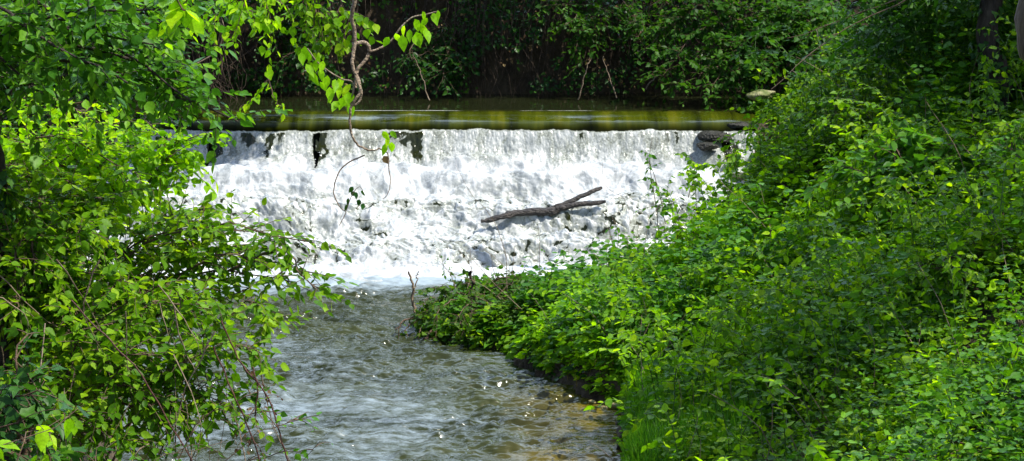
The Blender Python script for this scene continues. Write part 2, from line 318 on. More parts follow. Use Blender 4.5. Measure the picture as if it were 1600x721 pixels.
mh = t.nodes.new('ShaderNodeMix'); mh.data_type = 'RGBA'; h2 = t.nodes.new('ShaderNodeMath'); h2.operation = 'MULTIPLY'; h2.use_clamp = True; h2.inputs[1].default_value = 2; t.links.new(ha.outputs['Fac'], h2.inputs[0]); t.links.new(h2.outputs[0], mh.inputs[0]); mh.inputs[6].default_value = (.014, .017, .005, 1); 
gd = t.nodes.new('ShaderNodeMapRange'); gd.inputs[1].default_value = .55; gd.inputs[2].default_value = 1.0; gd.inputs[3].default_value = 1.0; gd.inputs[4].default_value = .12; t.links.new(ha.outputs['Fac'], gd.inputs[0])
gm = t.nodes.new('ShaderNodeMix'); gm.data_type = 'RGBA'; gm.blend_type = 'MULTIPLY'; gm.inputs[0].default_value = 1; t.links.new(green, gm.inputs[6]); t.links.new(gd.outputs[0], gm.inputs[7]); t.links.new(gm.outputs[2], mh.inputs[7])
n2 = t.nodes.new('ShaderNodeTexNoise'); n2.inputs['Scale'].default_value = 30; n2.inputs['Detail'].default_value = 5; t.links.new(g.outputs['Position'], n2.inputs['Vector'])
thin = ramp(t, [(.3, (.13, .14, .115)), (.7, (.33, .35, .32))], n2.outputs['Fac'])
# where foam<->water ; thin aerated water only on the broken part
st = t.nodes.new('ShaderNodeMapRange'); st.inputs[1].default_value = .0; st.inputs[2].default_value = .06; t.links.new(fa.outputs['Fac'], st.inputs[0])
m1 = t.nodes.new('ShaderNodeMix'); m1.data_type = 'RGBA'; t.links.new(st.outputs[0], m1.inputs[0]); t.links.new(mh.outputs[2], m1.inputs[6]); t.links.new(thin, m1.inputs[7])
nf = t.nodes.new('ShaderNodeMath'); nf.operation = 'MULTIPLY_ADD'; nf.inputs[1].default_value = .5; t.links.new(n2.outputs['Fac'], nf.inputs[0]); t.links.new(fa.outputs['Fac'], nf.inputs[2])
f2 = t.nodes.new('ShaderNodeMapRange'); f2.inputs[1].default_value = .35; f2.inputs[2].default_value = 1.15; t.links.new(nf.outputs[0], f2.inputs[0])
m2 = t.nodes.new('ShaderNodeMix'); m2.data_type = 'RGBA'; t.links.new(f2.outputs[0], m2.inputs[0]); t.links.new(m1.outputs[2], m2.inputs[6]); n5 = t.nodes.new('ShaderNodeTexNoise'); n5.inputs['Scale'].default_value = 2.6; n5.inputs['Detail'].default_value = 7; n5.inputs['Roughness'].default_value = .68; n5.inputs['Distortion'].default_value = .8; t.links.new(g.outputs['Position'], n5.inputs['Vector'])
mp5 = t.nodes.new('ShaderNodeMapping'); mp5.inputs['Scale'].default_value = (1, .33, .5); t.links.new(g.outputs['Position'], mp5.inputs[0])
t.links.new(mp5.outputs[0], n5.inputs['Vector']); n5.inputs['Scale'].default_value = 4.2
white = ramp(t, [(.36, (.19, .21, .22)), (.50, (.36, .38, .39)), (.62, (.55, .56, .56))], n5.outputs['Fac']); t.links.new(white, m2.inputs[7])
t.links.new(m2.outputs[2], p.inputs['Base Color'])
r2 = t.nodes.new('ShaderNodeMapRange'); t.links.new(f2.outputs[0], r2.inputs[0]); r2.inputs[3].default_value = .10; r2.inputs[4].default_value = .55; t.links.new(r2.outputs[0], p.inputs['Roughness'])
bs = t.nodes.new('ShaderNodeMath'); bs.operation = 'MULTIPLY'; bs.inputs[1].default_value = .3; t.links.new(st.outputs[0], bs.inputs[0])
bu = t.nodes.new('ShaderNodeBump'); bu.inputs['Distance'].default_value = .02; t.links.new(n2.outputs['Fac'], bu.inputs['Height']); t.links.new(bs.outputs[0], bu.inputs['Strength']); t.links.new(bu.outputs[0], p.inputs['Normal'])
p.inputs['Subsurface Radius'].default_value = (.6, .65, .7)
p.inputs['Subsurface Scale'].default_value = .18
sw = t.nodes.new('ShaderNodeMath'); sw.operation = 'MULTIPLY'; sw.inputs[1].default_value = .6; t.links.new(f2.outputs[0], sw.inputs[0]); t.links.new(sw.outputs[0], p.inputs['Subsurface Weight'])
sp_ = t.nodes.new('ShaderNodeMapRange'); sp_.inputs[1].default_value = .5; sp_.inputs[2].default_value = .9; sp_.inputs[3].default_value = .5; sp_.inputs[4].default_value = .08; t.links.new(ha.outputs['Fac'], sp_.inputs[0]); t.links.new(sp_.outputs[0], p.inputs['Specular IOR Level'])
M['cascade'] = m
tag(grid_mesh('waterfall', XX, YY, ZZ, M['cascade'], {'foam_sheen': dens, 'bend': hang}, keep), kind='structure')
# flecks of spray thrown up over the broken water
def blobs(name, P, R, mat, attrs=None):
    oc = np.array([(1, 0, 0), (-1, 0, 0), (0, 1, 0), (0, -1, 0), (0, 0, 1), (0, 0, -1)], float)
    F = np.array([(0, 2, 4), (2, 1, 4), (1, 3, 4), (3, 0, 4), (2, 0, 5), (1, 2, 5), (3, 1, 5), (0, 3, 5)])
    N = len(P); V = P[:, None, :]+oc[None]*R[:, None, None]*(.6+.8*RNG.random((N, 6, 1)))
    f = (F[None]+6*np.arange(N)[:, None, None]).reshape(-1)
    return raw_mesh(name, V.reshape(-1, 3), f, np.arange(N*8)*3, mat, None, None, True)
m, t, p, out = new_mat('spray'); p.inputs['Base Color'].default_value = (.6, .62, .63, 1); p.inputs['Roughness'].default_value = .4; M['spray'] = m
N = 5000; ii = (np.interp(RNG.random(N)**1.0, [0, .35, 1], [curT-.15, curT+.6, footT])/seg[-1]*(NT-1)).astype(int); jj = RNG.integers(0, NX, N)
mk = disp[ii, jj] > .0; ii = ii[mk]; jj = jj[mk]
P = np.stack([XX[ii, jj], YY[ii, jj], ZZ[ii, jj]], -1); P[:, 2] += RNG.exponential(.03, len(P)); P[:, 1] -= RNG.random(len(P))*.05
tag(blobs('spray', P, 0.003+.006*RNG.random(len(P))**2, M['spray']), 'fine white spray flecks thrown up above the cascade', 'spray', kind='stuff')

# weir body under the sheet
wr = empty('weir', (-2, 30.5, 0)); tag(wr, 'low dark mossy stone weir across the stream with water pouring over it', 'weir')
def extr(name, prof, x0, x1, n, mat, parent, rough=.04, seed=90):
    prof = np.array(prof, float); Ls = np.r_[0, np.cumsum(np.hypot(*np.diff(prof, axis=0).T))]
    t_ = np.linspace(0, Ls[-1], 90); yy = np.interp(t_, Ls, prof[:, 0]); zz = np.interp(t_, Ls, prof[:, 1])
    X, Tt = np.meshgrid(np.linspace(x0, x1, n), t_); dd = rough*(fbm(X*3, Tt*4, seed, 4)-.5)*2
    return grid_mesh(name, X, yy[:, None]+0*X-dd, zz[:, None]+0*X+dd*.6, mat, None, None, parent, np.array(parent.location))
extr('crest', [(32.4, 1.45), (31.7, 1.74), (31.3, 1.74), (31.05, 1.66), (30.95, 1.52), (30.92, 1.3), (30.9, .9)], -8.2, 4.5, 300, M['weir'], wr)
extr('apron', [(30.91, 1.1), (30.55, .98), (30.1, .82), (29.3, .56), (28.4, .22), (27.6, -.08), (27.2, -.25)], -8.2, 4.4, 300, M['weir'], wr, .05, 95)

# ---------------------------------------------------------------- rocks
def rock(name, c, r, mat, seed, label, cat='rock', group=None, squash=(1, 1, .8)):
    rg = np.random.default_rng(seed)
    th = np.linspace(0, 2*PI, 37)[:-1]; ph = np.linspace(0.02, PI-.02, 22)
    TH, PH = np.meshgrid(th, ph); D = np.stack([np.cos(TH)*np.sin(PH), np.sin(TH)*np.sin(PH), np.cos(PH)], -1)
    k = np.full(TH.shape, 1.)
    for q in range(14):
        nn = nrm(rg.normal(size=3)); dd = .50+.34*rg.random(); k = np.minimum(k, dd/np.maximum((D@nn), .05))
    k = np.minimum(k, 1.15)+.26*(fbm(D[..., 0]*2.2+seed+D[..., 2], D[..., 1]*2.2+D[..., 2]*1.7, seed, 5)-.5)
    V = (D*k[..., None]*np.array(squash)*r).reshape(-1, 3)+c
    n, m = TH.shape; i = np.arange(n*m).reshape(n, m); j = np.roll(i, -1, 1)
    q = np.stack([i[:-1], j[:-1], j[1:], i[1:]], -1).reshape(-1, 4)[:, ::-1]
    o = raw_mesh(name, V, q.ravel(), np.arange(len(q))*4, mat, None, None, True, np.array([c[0], c[1], c[2]-r*.5]))
    tag(o, label, cat, group); return o
rock('rock', at(1118, 214, 30.8), .23, M['rock'], 3, 'dark wet rock jutting out at the right end of the weir lip', group='rocks beside the weir', squash=(1.35, 1, .55))
rock('rock', at(1103, 225, 30.5)-[0, 0, .04], .17, M['rock'], 4, 'small black rock splashed by the fall just under the weir end', group='rocks beside the weir', squash=(1.35, 1, .55))
rock('rock', at(1150, 192, 31.0)-[0, 0, .08], .2, M['rock'], 5, 'rounded grey rock where the pool meets the right bank', group='rocks beside the weir', squash=(1.35, 1, .55))
rock('rock', at(1190, 143, 31.4)-[0, 0, .05], .20, M['mossy'], 6, 'yellowish mossy stone on top of the bank above the weir', group='rocks beside the weir', squash=(1.35, 1, .55))
rock('rock', at(1140, 262, 29.9)-[-.12, 0, .16], .24, M['mossy'], 8, 'brown mossy rock low on the bank beside the white water', group='rocks beside the weir', squash=(1.35, 1, .55))
for k, (px, py, r, s, lab) in enumerate([(940, 640, .085, 12, 'pale yellow stone at the water edge, left one of the small heap'), (962, 634, .07, 13, 'sandy stone on top of the small heap at the water edge'),
        (975, 652, .075, 14, 'ochre stone under the grass at the right of the small heap'), (952, 657, .05, 15, 'smallest pale pebble touching the shallow brown water'), (925, 628, .05, 16, 'flat pale chip of stone under the cut bank')]):
    c = at(px, py, 19.15-.15*(k == 3)-.1*(k == 2)); rock('stone', c, r, M['sandy'], s, lab, 'stone', 'pale stones at the water edge', (1.2, 1, .55))

# ---------------------------------------------------------------- plants
LT = np.array([(0, 0, 0), (-.30, .22, .02), (-.34, .5, .035), (-.17, .8, .01), (0, 1.05, -.06), (.17, .8, .01), (.34, .5, .035), (.30, .22, .02), (0, .25, -.035), (0, .6, -.05)])
LF = [(0, 8, 1), (1, 8, 9, 2), (2, 9, 3), (3, 9, 4), (0, 7, 8), (7, 6, 9, 8), (6, 5, 9), (5, 4, 9)]
LT4 = np.array([(0, 0, 0), (-.36, .42, .06), (0, 1.0, -.06), (.36, .42, .06), (0, .45, -.03)])
LF4 = [(0, 4, 1), (1, 4, 2), (0, 3, 4), (3, 2, 4)]
IV = np.array([(0, 0, 0), (-.42, .02, .02), (-.50, .38, .03), (-.22, .5, .01), (0, 1.0, -.06), (.22, .5, .01), (.50, .38, .03), (.42, .02, .02), (0, .3, -.04)])
IF = [(0, 8, 1), (1, 8, 2), (2, 8, 3), (3, 8, 4), (0, 7, 8), (7, 6, 8), (6, 5, 8), (5, 4, 8)]
TPL = {'leaf': (LT, LF), 'simple': (LT4, LF4), 'ivy': (IV, IF)}
def leaf_obj(name, P, D, N_, Sz, mat, parent=None, tpl='leaf', wid=1., rnd=None, origin=None, seed=0):
    V0, F0 = TPL[tpl]; P = np.asarray(P); n = len(P)
    D = nrm(D); B = nrm(np.cross(D, N_)); Nn = np.cross(B, D)
    Sz = np.asarray(Sz)*np.ones(n)
    wv = wid*(.8+.4*np.random.default_rng(seed).random(n))
    curl = (.5+1.8*np.random.default_rng(seed+1).random(n))
    V = P[:, None, :]+Sz[:, None, None]*(V0[None, :, 0:1]*wv[:, None, None]*B[:, None]+V0[None, :, 1:2]*D[:, None]+V0[None, :, 2:3]*curl[:, None, None]*Nn[:, None])
    k = len(V0); fl = np.concatenate([np.array(f) for f in F0]); ls = np.array([len(f) for f in F0])
    loops = (fl[None]+k*np.arange(n)[:, None]).ravel()
    starts = (np.r_[0, np.cumsum(ls)[:-1]][None]+fl.size*np.arange(n)[:, None]).ravel()
    if rnd is None: rnd = np.random.default_rng(seed+2).random(n)
    return raw_mesh(name, V.reshape(-1, 3), loops, starts, mat, parent, {'rnd': np.repeat(rnd, k)}, False, origin)

class Tubes:
    def __init__(s): s.V = []; s.F = []; s.n = 0
    def add(s, P, r0, r1, k=5, rr=None):
        P = np.asarray(P, float); m = len(P); r = np.linspace(r0, r1, m) if rr is None else rr
        T_ = nrm(np.gradient(P, axis=0)); up = np.array([.13, .27, 1.]) if abs(T_[0, 2]) < .9 else np.array([1., .2, .1])
        A = nrm(np.cross(T_, up)); B = np.cross(T_, A)
        an = np.linspace(0, 2*PI, k+1)[:-1]
        V = P[:, None]+r[:, None, None]*(np.cos(an)[None, :, None]*A[:, None]+np.sin(an)[None, :, None]*B[:, None])
        i = s.n+np.arange(m*k).reshape(m, k); j = np.roll(i, -1, 1)
        s.V.append(V.reshape(-1, 3)); s.F.append(np.stack([i[:-1], j[:-1], j[1:], i[1:]], -1).reshape(-1, 4)); s.n += m*k
    def obj(s, name, mat, parent=None, origin=None):
        F = np.concatenate(s.F)
        return raw_mesh(name, np.concatenate(s.V), F.ravel(), np.arange(len(F))*4, mat, parent, None, True, origin)
def curve(pts, n=14, wob=.0, rg=RNG):
    pts = np.asarray(pts, float); t = np.linspace(0, 1, len(pts)); tt = np.linspace(0, 1, n)
    # Catmull-Rom
    if len(pts) > 2:
        Q = np.vstack([2*pts[0]-pts[1], pts, 2*pts[-1]-pts[-2]]); out = []
        for v in tt:
            s_ = min(int(v*(len(pts)-1)), len(pts)-2); u = v*(len(pts)-1)-s_
            a, b_, c, d_ = Q[s_:s_+4]; out.append(.5*(2*b_+(c-a)*u+(2*a-5*b_+4*c-d_)*u*u+(3*b_-a-3*c+d_)*u**3))
        P = np.array(out)
    else: P = pts[0]+(pts[1]-pts[0])*tt[:, None]
    if wob:
        w_ = np.cumsum(rg.normal(size=(n, 3)), 0)*wob; w_ -= tt[:, None]*w_[-1]; P = P+w_
    return P
class Plant:
    """limbs carry twigs, twigs carry leaves"""
    def __init__(s, seed): s.rg = np.random.default_rng(seed); s.tb = Tubes(); s.P = []; s.D = []; s.N = []; s.S = []; s.seed = seed
    def limb(s, pts, r0, r1, n=14, wob=.02, k=6):
        P = curve(pts, n, wob, s.rg); s.tb.add(P, r0, r1, k); return P
    def leaves_on(s, P, sp, size, droop=.35, flat=.55, spread=.8):
        Ls = np.r_[0, np.cumsum(np.linalg.norm(np.diff(P, axis=0), axis=1))]; n = max(2, int(Ls[-1]/sp))
        q = (np.arange(n)+.6+.5*s.rg.random(n))*Ls[-1]/n
        pos = np.stack([np.interp(q, Ls, P[:, c]) for c in range(3)], -1)
        tan = nrm(np.stack([np.interp(q, Ls, np.gradient(P[:, c])) for c in range(3)], -1))
        side = nrm(np.cross(tan, np.array([0, 0, 1.]))+.35*s.rg.normal(size=(n, 3)))*np.where(np.arange(n) % 2, 1, -1)[:, None]
        D = nrm(tan*(.55+.3*s.rg.random((n, 1)))+side*spread+np.array([0, 0, -1])*droop*(s.rg.random((n, 1))+.3)+.2*s.rg.normal(size=(n, 3)))
        Nn = np.array([0, 0, 1.])*1.0+flat*s.rg.normal(size=(n, 3))
        s.P.append(pos); s.D.append(D); s.N.append(Nn); s.S.append(size*(.40+.85*s.rg.random(n)**.8))
    def twigs(s, P, n, ln, sp, size, t0=.25, out=.9, up=.1, droop=.35, bias=(0, 0, 0), r=.004, flat=.55):
        m = len(P)
        for q in range(n):
            f = t0+(1-t0)*s.rg.random()**.8; i = min(int(f*(m-1)), m-2); u = f*(m-1)-i; b0 = P[i]*(1-u)+P[i+1]*u
            tan = nrm(P[i+1]-P[i]); d = nrm(tan*.5+out*nrm(s.rg.normal(size=3))*np.array([1, 1, .7])+np.array([0, 0, up])+np.array(bias))
            l = ln*(.45+.8*s.rg.random())
            tp = np.linspace(0, 1, 6)[:, None]; W_ = b0+d*l*tp+np.array([0, 0, -droop*l])*tp**2*.7+s.rg.normal(size=3)*.12*l*tp**2
            s.tb.add(W_, r, r*.35, 3); s.leaves_on(W_, sp, size, droop, flat)
    def finish(s, root, bmat, lmat, tpl='leaf', wid=1., bname='branches', lname='foliage', rbias=None):
        if s.tb.V: s.tb.obj(bname, bmat, root)
        if s.P:
            P = np.concatenate(s.P); rn = s.rg.random(len(P))*.65+.35*fbm(P[:, 0]*2.5, P[:, 2]*2.5+P[:, 1], 7)
            return leaf_obj(lname, P, np.concatenate(s.D), np.concatenate(s.N), np.concatenate(s.S), lmat, root, tpl, wid, rn, seed=s.seed)
def spline_r(r, n): return np.linspace(r, r*.2, n)
def shrub(name, base, tips, label, cat, group, lmat, bmat=None, seed=1, r=.02, ntw=26, ln=.5, sp=.045, size=.065, t0=.3, up=.1, droop=.35, wid=1., bow=.25, tpl='leaf', flat=.55, bias=(0, 0, 0)):
    base = np.asarray(base, float); root = empty(name, base); p = Plant(seed)
    for tp in tips:
        tp = np.asarray(tp, float); v = tp-base; L_ = np.linalg.norm(v); rg = p.rg
        b0 = base+rg.normal(size=3)*np.array([.12, .12, 0])
        c1 = b0+v*.35+np.array([0, 0, bow*L_])+rg.normal(size=3)*.05*L_
        c2 = b0+v*.72+np.array([0, 0, bow*L_*.8])+rg.normal(size=3)*.05*L_
        P = p.limb([b0, c1, c2, tp], r*(.6+.5*rg.random()), r*.2, 16, .012*L_**.5)
        p.twigs(P, ntw, ln, sp, size, t0, up=up, droop=droop, flat=flat, bias=bias)
    p.finish(root, bmat or M['twig'], lmat, tpl, wid)
    tag(root, label, cat, group); return root
G = lambda x, y: float(ground(np.array([x]), np.array([y]))[0])
def gp(px, py, Y, dz=0):
    q = at(px, py, Y); return np.array([q[0], Y, G(q[0], Y)+dz])

# ---- left side shrubs and tree
A = at
LG = 'shrubs crowding the left bank'
def tips(lst): return [A(*q) for q in lst]
# spreading tree whose leafy limbs enter from the upper left
r_ = np.array([-5.6, 13.2, G(-5.6, 13.2)]); root = empty('tree', r_); p = Plant(21)
TP = [r_, r_+[.05, .1, 1.2], r_+[-.1, .2, 2.6], r_+[.1, .4, 4.3], r_+[.2, .6, 6]]
tb = Tubes(); tb.add(curve(TP, 24, .02), .16, .07, 12); tb.obj('trunk', M['bark'], root)
c_ = curve(TP, 24)
for k, (px, py, Y) in enumerate([(90, 20, 13), (150, 10, 12.4), (250, 15, 12.8), (310, 30, 13.5), (240, 70, 13), (320, 120, 13.4), (372, 190, 13.2), (200, 130, 12.4), (120, 90, 12), (300, 160, 13.0), (60, 140, 12.2), (180, 55, 13.8), (20, 60, 12.5), (260, 110, 14), (60, 30, 13.8), (10, 120, 13.6), (340, 0, 14.2), (250, -40, 12), (60, -40, 12.5)]):
    tip = A(px, py, Y); s0 = c_[8+k % 12]; v = tip-s0
    P = p.limb([s0, s0+v*.35+[0, 0, .2], s0+v*.72+[0, 0, .16], tip], .035, .006, 16, .014); p.twigs(P, 40, .36, .04, .086, .3, droop=.4)
p.finish(root, M['bark'], M['leaf_cool'], lname='crown')
tag(root, 'leafy tree at the upper left whose dark limbs reach out over the stream', 'tree')
# ivy on that trunk
shrub('shrub', [-4.9, 15.2, G(-4.9, 15.2)], tips([(120, 215, 15), (180, 200, 14.6), (230, 225, 14.8), (270, 235, 14.5), (300, 215, 14.6), (160, 260, 14.5), (220, 275, 14.2), (285, 262, 14.6), (120, 290, 14.2), (60, 230, 14.6), (210, 320, 14.6), (90, 330, 14.6), (250, 300, 15)]),
      'sunlit yellow-green shrub beside the left end of the cascade', 'shrub', LG, M['leaf_bright'], seed=22, ntw=36, ln=.34, size=.080, sp=.04, t0=.45)
shrub('shrub', [-4.2, 14.4, G(-4.2, 14.4)], tips([(330, 330, 14), (390, 362, 13.6), (440, 372, 13.4), (492, 380, 13.2), (300, 370, 13.4), (350, 400, 13.4), (420, 412, 13.2), (455, 440, 13.3), (497, 455, 13), (390, 450, 13.3), (270, 400, 13.4), (330, 450, 13.2), (240, 350, 13.6), (280, 330, 13.8), (190, 390, 13.6), (260, 450, 13.4)]),
      'mid green shrub stretching thin leafy twigs furthest over the water', 'shrub', LG, M['leaf_mid'], seed=23, ntw=34, ln=.28, size=.076, sp=.045, t0=.45, bow=.16)
shrub('shrub', [-4.0, 13.4, G(-4.0, 13.4)], tips([(60, 340, 12.8), (130, 360, 12.6), (190, 440, 12.4), (120, 430, 12.6), (60, 420, 12.4), (20, 360, 12.6), (230, 480, 12.5), (160, 500, 12.4), (90, 510, 12.4), (30, 480, 12.2), (10, 300, 12.8), (50, 270, 13), (5, 420, 12.8), (110, 300, 13.2), (180, 310, 13.3)]),
      'dense dark-stemmed shrub filling the middle of the left edge', 'shrub', LG, M['leaf_mid'], seed=24, ntw=44, ln=.34, size=.080, sp=.04, t0=.35)
shrub('shrub', [-3.5, 12.9, G(-3.5, 12.9)], tips([(300, 500, 12.3), (350, 520, 12.2), (400, 545, 12), (280, 560, 12), (340, 590, 12), (230, 560, 12), (180, 590, 11.8), (240, 640, 11.8), (300, 650, 11.8), (200, 690, 11.7), (140, 660, 11.7), (420, 500, 12.4), (330, 480, 12.6), (260, 520, 12.2), (120, 600, 11.9), (60, 580, 12), (370, 640, 11.9)]),
      'tangled olive green shrub low on the left with bare brown twigs showing', 'shrub', LG, M['leaf_mid'], seed=25, ntw=40, ln=.30, size=.074, sp=.042, t0=.35, r=.014)
shrub('shrub', [-3.1, 11.9, G(-3.1, 11.9)], tips([(350, 690, 11.3), (420, 640, 11.5), (470, 650, 11.3), (500, 690, 11.2), (460, 700, 11.2), (390, 715, 11.2), (280, 715, 11.2), (430, 600, 11.7)]),
      'sparse low sprig with small leaves at the bottom over the stream', 'shrub', LG, M['leaf_cool'], seed=26, ntw=8, ln=.22, size=.05, sp=.05, t0=.5, r=.008, bow=.1)
shrub('ivy_bush', [-2.9, 10.2, G(-2.9, 10.2)], tips([(20, 560, 10), (60, 610, 9.9), (30, 660, 9.8), (10, 600, 10), (70, 700, 9.8), (20, 710, 9.7), (5, 640, 9.9), (110, 720, 9.8), (40, 520, 10.1)]),
      'glossy ivy bush with dark pointed leaves in the bottom left corner', 'ivy', LG, M['leaf_ivy'], seed=27, ntw=13, ln=.26, size=.085, sp=.06, t0=.4, tpl='ivy')
shrub('sapling', [-2.2, 8.6, G(-2.2, 8.6)], tips([(95, 655, 8.6), (120, 640, 8.5), (75, 670, 8.6)]),
      'young shoot with large pale drooping leaves near the bottom left corner', 'sapling', LG, M['leaf_bright'], seed=28, ntw=3, ln=.12, size=.10, sp=.05, t0=.75, droop=1.2, r=.008, wid=.8)
shrub('shrub', [-5.6, 17.5, G(-5.6, 17.5)], tips([(20, 240, 17), (100, 260, 17), (180, 300, 16.6), (240, 370, 16.4), (60, 400, 16.4), (200, 470, 16), (100, 480, 16), (260, 250, 17), (10, 500, 16.2), (160, 560, 16), (20, 620, 15.8), (250, 600, 16), (100, 640, 15.8)]),
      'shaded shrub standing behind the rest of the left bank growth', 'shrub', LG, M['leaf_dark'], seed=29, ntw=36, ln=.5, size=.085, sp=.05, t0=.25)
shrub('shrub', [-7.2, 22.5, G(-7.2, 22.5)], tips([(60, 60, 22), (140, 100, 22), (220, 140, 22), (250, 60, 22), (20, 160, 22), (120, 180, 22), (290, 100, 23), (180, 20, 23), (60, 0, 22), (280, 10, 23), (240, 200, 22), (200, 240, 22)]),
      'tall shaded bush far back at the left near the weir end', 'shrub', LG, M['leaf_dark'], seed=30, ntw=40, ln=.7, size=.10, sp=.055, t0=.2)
def trunk_tree(base, pts, r0, r1, label, bmat, seed, ivy=0, crown=None, ctag=None, cmat=None, group='trees on the banks', ivyz=4):
    base = np.asarray(base, float); root = empty('tree', base); tb = Tubes(); rg = np.random.default_rng(seed)
    P = curve([base+np.array([0, 0, -.3])]+[np.asarray(q, float) for q in pts], 40, .012, rg); rr = np.linspace(r0, r1, 40)*(1+.12*rg.normal(size=40)); rr[:4] *= np.array([1.5, 1.3, 1.15, 1.05]); tb.add(P, 0, 0, 12, rr)
    tb.obj('trunk', bmat, root)
    if ivy:
        t_ = rg.random(ivy); t_ = t_*np.clip(ivyz/np.linalg.norm(P[-1]-P[0]), 0, 1); i = (t_*38).astype(int); an = rg.random(ivy)*2*PI; rad = np.interp(t_*39, np.arange(40), rr)
        out_ = np.stack([np.cos(an), np.sin(an), 0*an], -1); pos = P[i]+(P[i+1]-P[i])*rg.random((ivy, 1))+out_*(rad+.015+.07*rg.random(ivy)**2)[:, None]
        leaf_obj('ivy', pos, out_*.4+np.array([0, 0, -.8])+.4*rg.normal(size=(ivy, 3)), out_+.4*rg.normal(size=(ivy, 3))+[0, 0, .4], .05+.06*rg.random(ivy), M['leaf_ivy'], root, 'ivy', seed=seed)
    if crown:
        p = Plant(seed)
        for (cx, cy, cz, rad) in crown:
            c = np.array([cx, cy, cz]); s0 = P[int(39*min(1, max(.3, (cz-.8-base[2])/max(P[-1][2]-base[2], .1))))]
            for q in range(7):
                tip = c+nrm(rg.normal(size=3))*rad*(.3+.7*rg.random()); v = tip-s0
                l_ = p.limb([s0, s0+v*.4+[0, 0, .25], s0+v*.75+[0, 0, .2], tip], .05, .01, 12, .03, 5); p.twigs(l_, int(40*rad), .7, .085, .17, .4, droop=.3, r=.006)
        p.finish(root, bmat, cmat or M['leaf_mid'], tpl='simple', bname='limbs', lname='crown')
    tag(root, label, 'tree', group); return root

# ---- off-frame crowns lean over the stream and the banks; their trunks stand on the banks
trunk_tree(gp(1560, 250, 21.0), [A(1556, 120, 21.1), A(1550, 0, 21.2), [5.9, 21.2, 7.5], [5.8, 21, 9.5]], .14, .09, 'dark ivy-clad tree trunk on the right bank, the thickest one', M['bark'], 41, 420, [(9.4, 19.8, 8.6, 1.3), (8.6, 17.2, 8.4, .8)], ivyz=6)
trunk_tree(gp(1445, 150, 25.0), [A(1440, 70, 25.0), A(1430, -20, 25.1), [5.3, 25.1, 7.5], [5.2, 25.3, 9.8]], .14, .09, 'dark trunk wrapped in ivy and undergrowth, left of the thickest trunk', M['bark'], 42, 1400, [(9.8, 24.5, 9.0, 1.2)], ivyz=6)
trunk_tree(gp(1660, 250, 17.5), [A(1650, 140, 17.4), A(1606, 10, 17.4), [5.2, 17.3, 6.8], [6.6, 16.8, 9.0]], .12, .09, 'smooth brown trunk leaning in from the top right corner', M['bark_pale'], 43, 0, [(6.0, 12.4, 7.9, 1.1), (7.6, 14.6, 8.4, 1.2), (6.2, 15.4, 8.0, .8)])
trunk_tree(gp(1515, 150, 25), [A(1512, 60, 25), A(1508, -30, 25), [6.0, 25.2, 8]], .07, .05, 'slim dark trunk standing just behind the thickest one', M['bark'], 44, 500, None, ivyz=6)
for k, (x, y, cr, lab) in enumerate([(-6.5, 38.5, [(-5.6, 33.7, 6.0, 1.5), (-3.6, 33.7, 6.0, 1.5)], 'tree rooted on the far bank above the brown hanging stems'),
        (-1.5, 38.8, [(-1.5, 33.7, 5.9, 1.5), (.5, 33.7, 6.0, 1.5)], 'tree rooted on the far bank behind the middle of the weir'),
        (3.2, 39.0, [(2.5, 33.7, 6.0, 1.5), (4.4, 33.8, 6.2, 1.5), (6.4, 34.2, 6.6, 1.5)], 'tree rooted on the far bank behind the right end of the weir'),
        (-11, 36.5, [(-8.4, 33.7, 6.0, 1.6), (-6.8, 34.6, 6.0, 1.5)], 'tree rooted on the far bank behind the left growth')]):
    g_ = G(x, y); trunk_tree([x, y, g_], [[x+.1, y-.2, g_+1.5], [x+.2, y-.9, g_+3]], .16, .12, lab, M['bark'], 50+k, 0, cr, cmat=M['leaf_dark'])

trunk_tree([-8.6, 29.6, G(-8.6, 29.6)], [[-8.0, 29.5, 3.6], [-6.4, 29.4, 5.6], [-4.4, 29.3, 6.3]], .12, .07, 'unseen tree added on the left bank to shade the left end of the weir', M['bark'], 58, 0, [(-3.0, 29.3, 6.4, .9), (-1.5, 29.3, 6.5, .9), (-4.2, 29.2, 6.3, .8)], cmat=M['leaf_mid'])  # added tree, crown out of view, for shade on the weir's left end
trunk_tree([-3.55, 12.6, G(-3.55, 12.6)], [A(8, 560, 12.6), A(-6, 400, 12.6), A(-6, 270, 12.7), A(-30, 120, 12), A(-50, -60, 12)], .10, .06, 'near-black ivy-covered trunk rising along the left edge', M['bark'], 45, 420, None, ivyz=3)
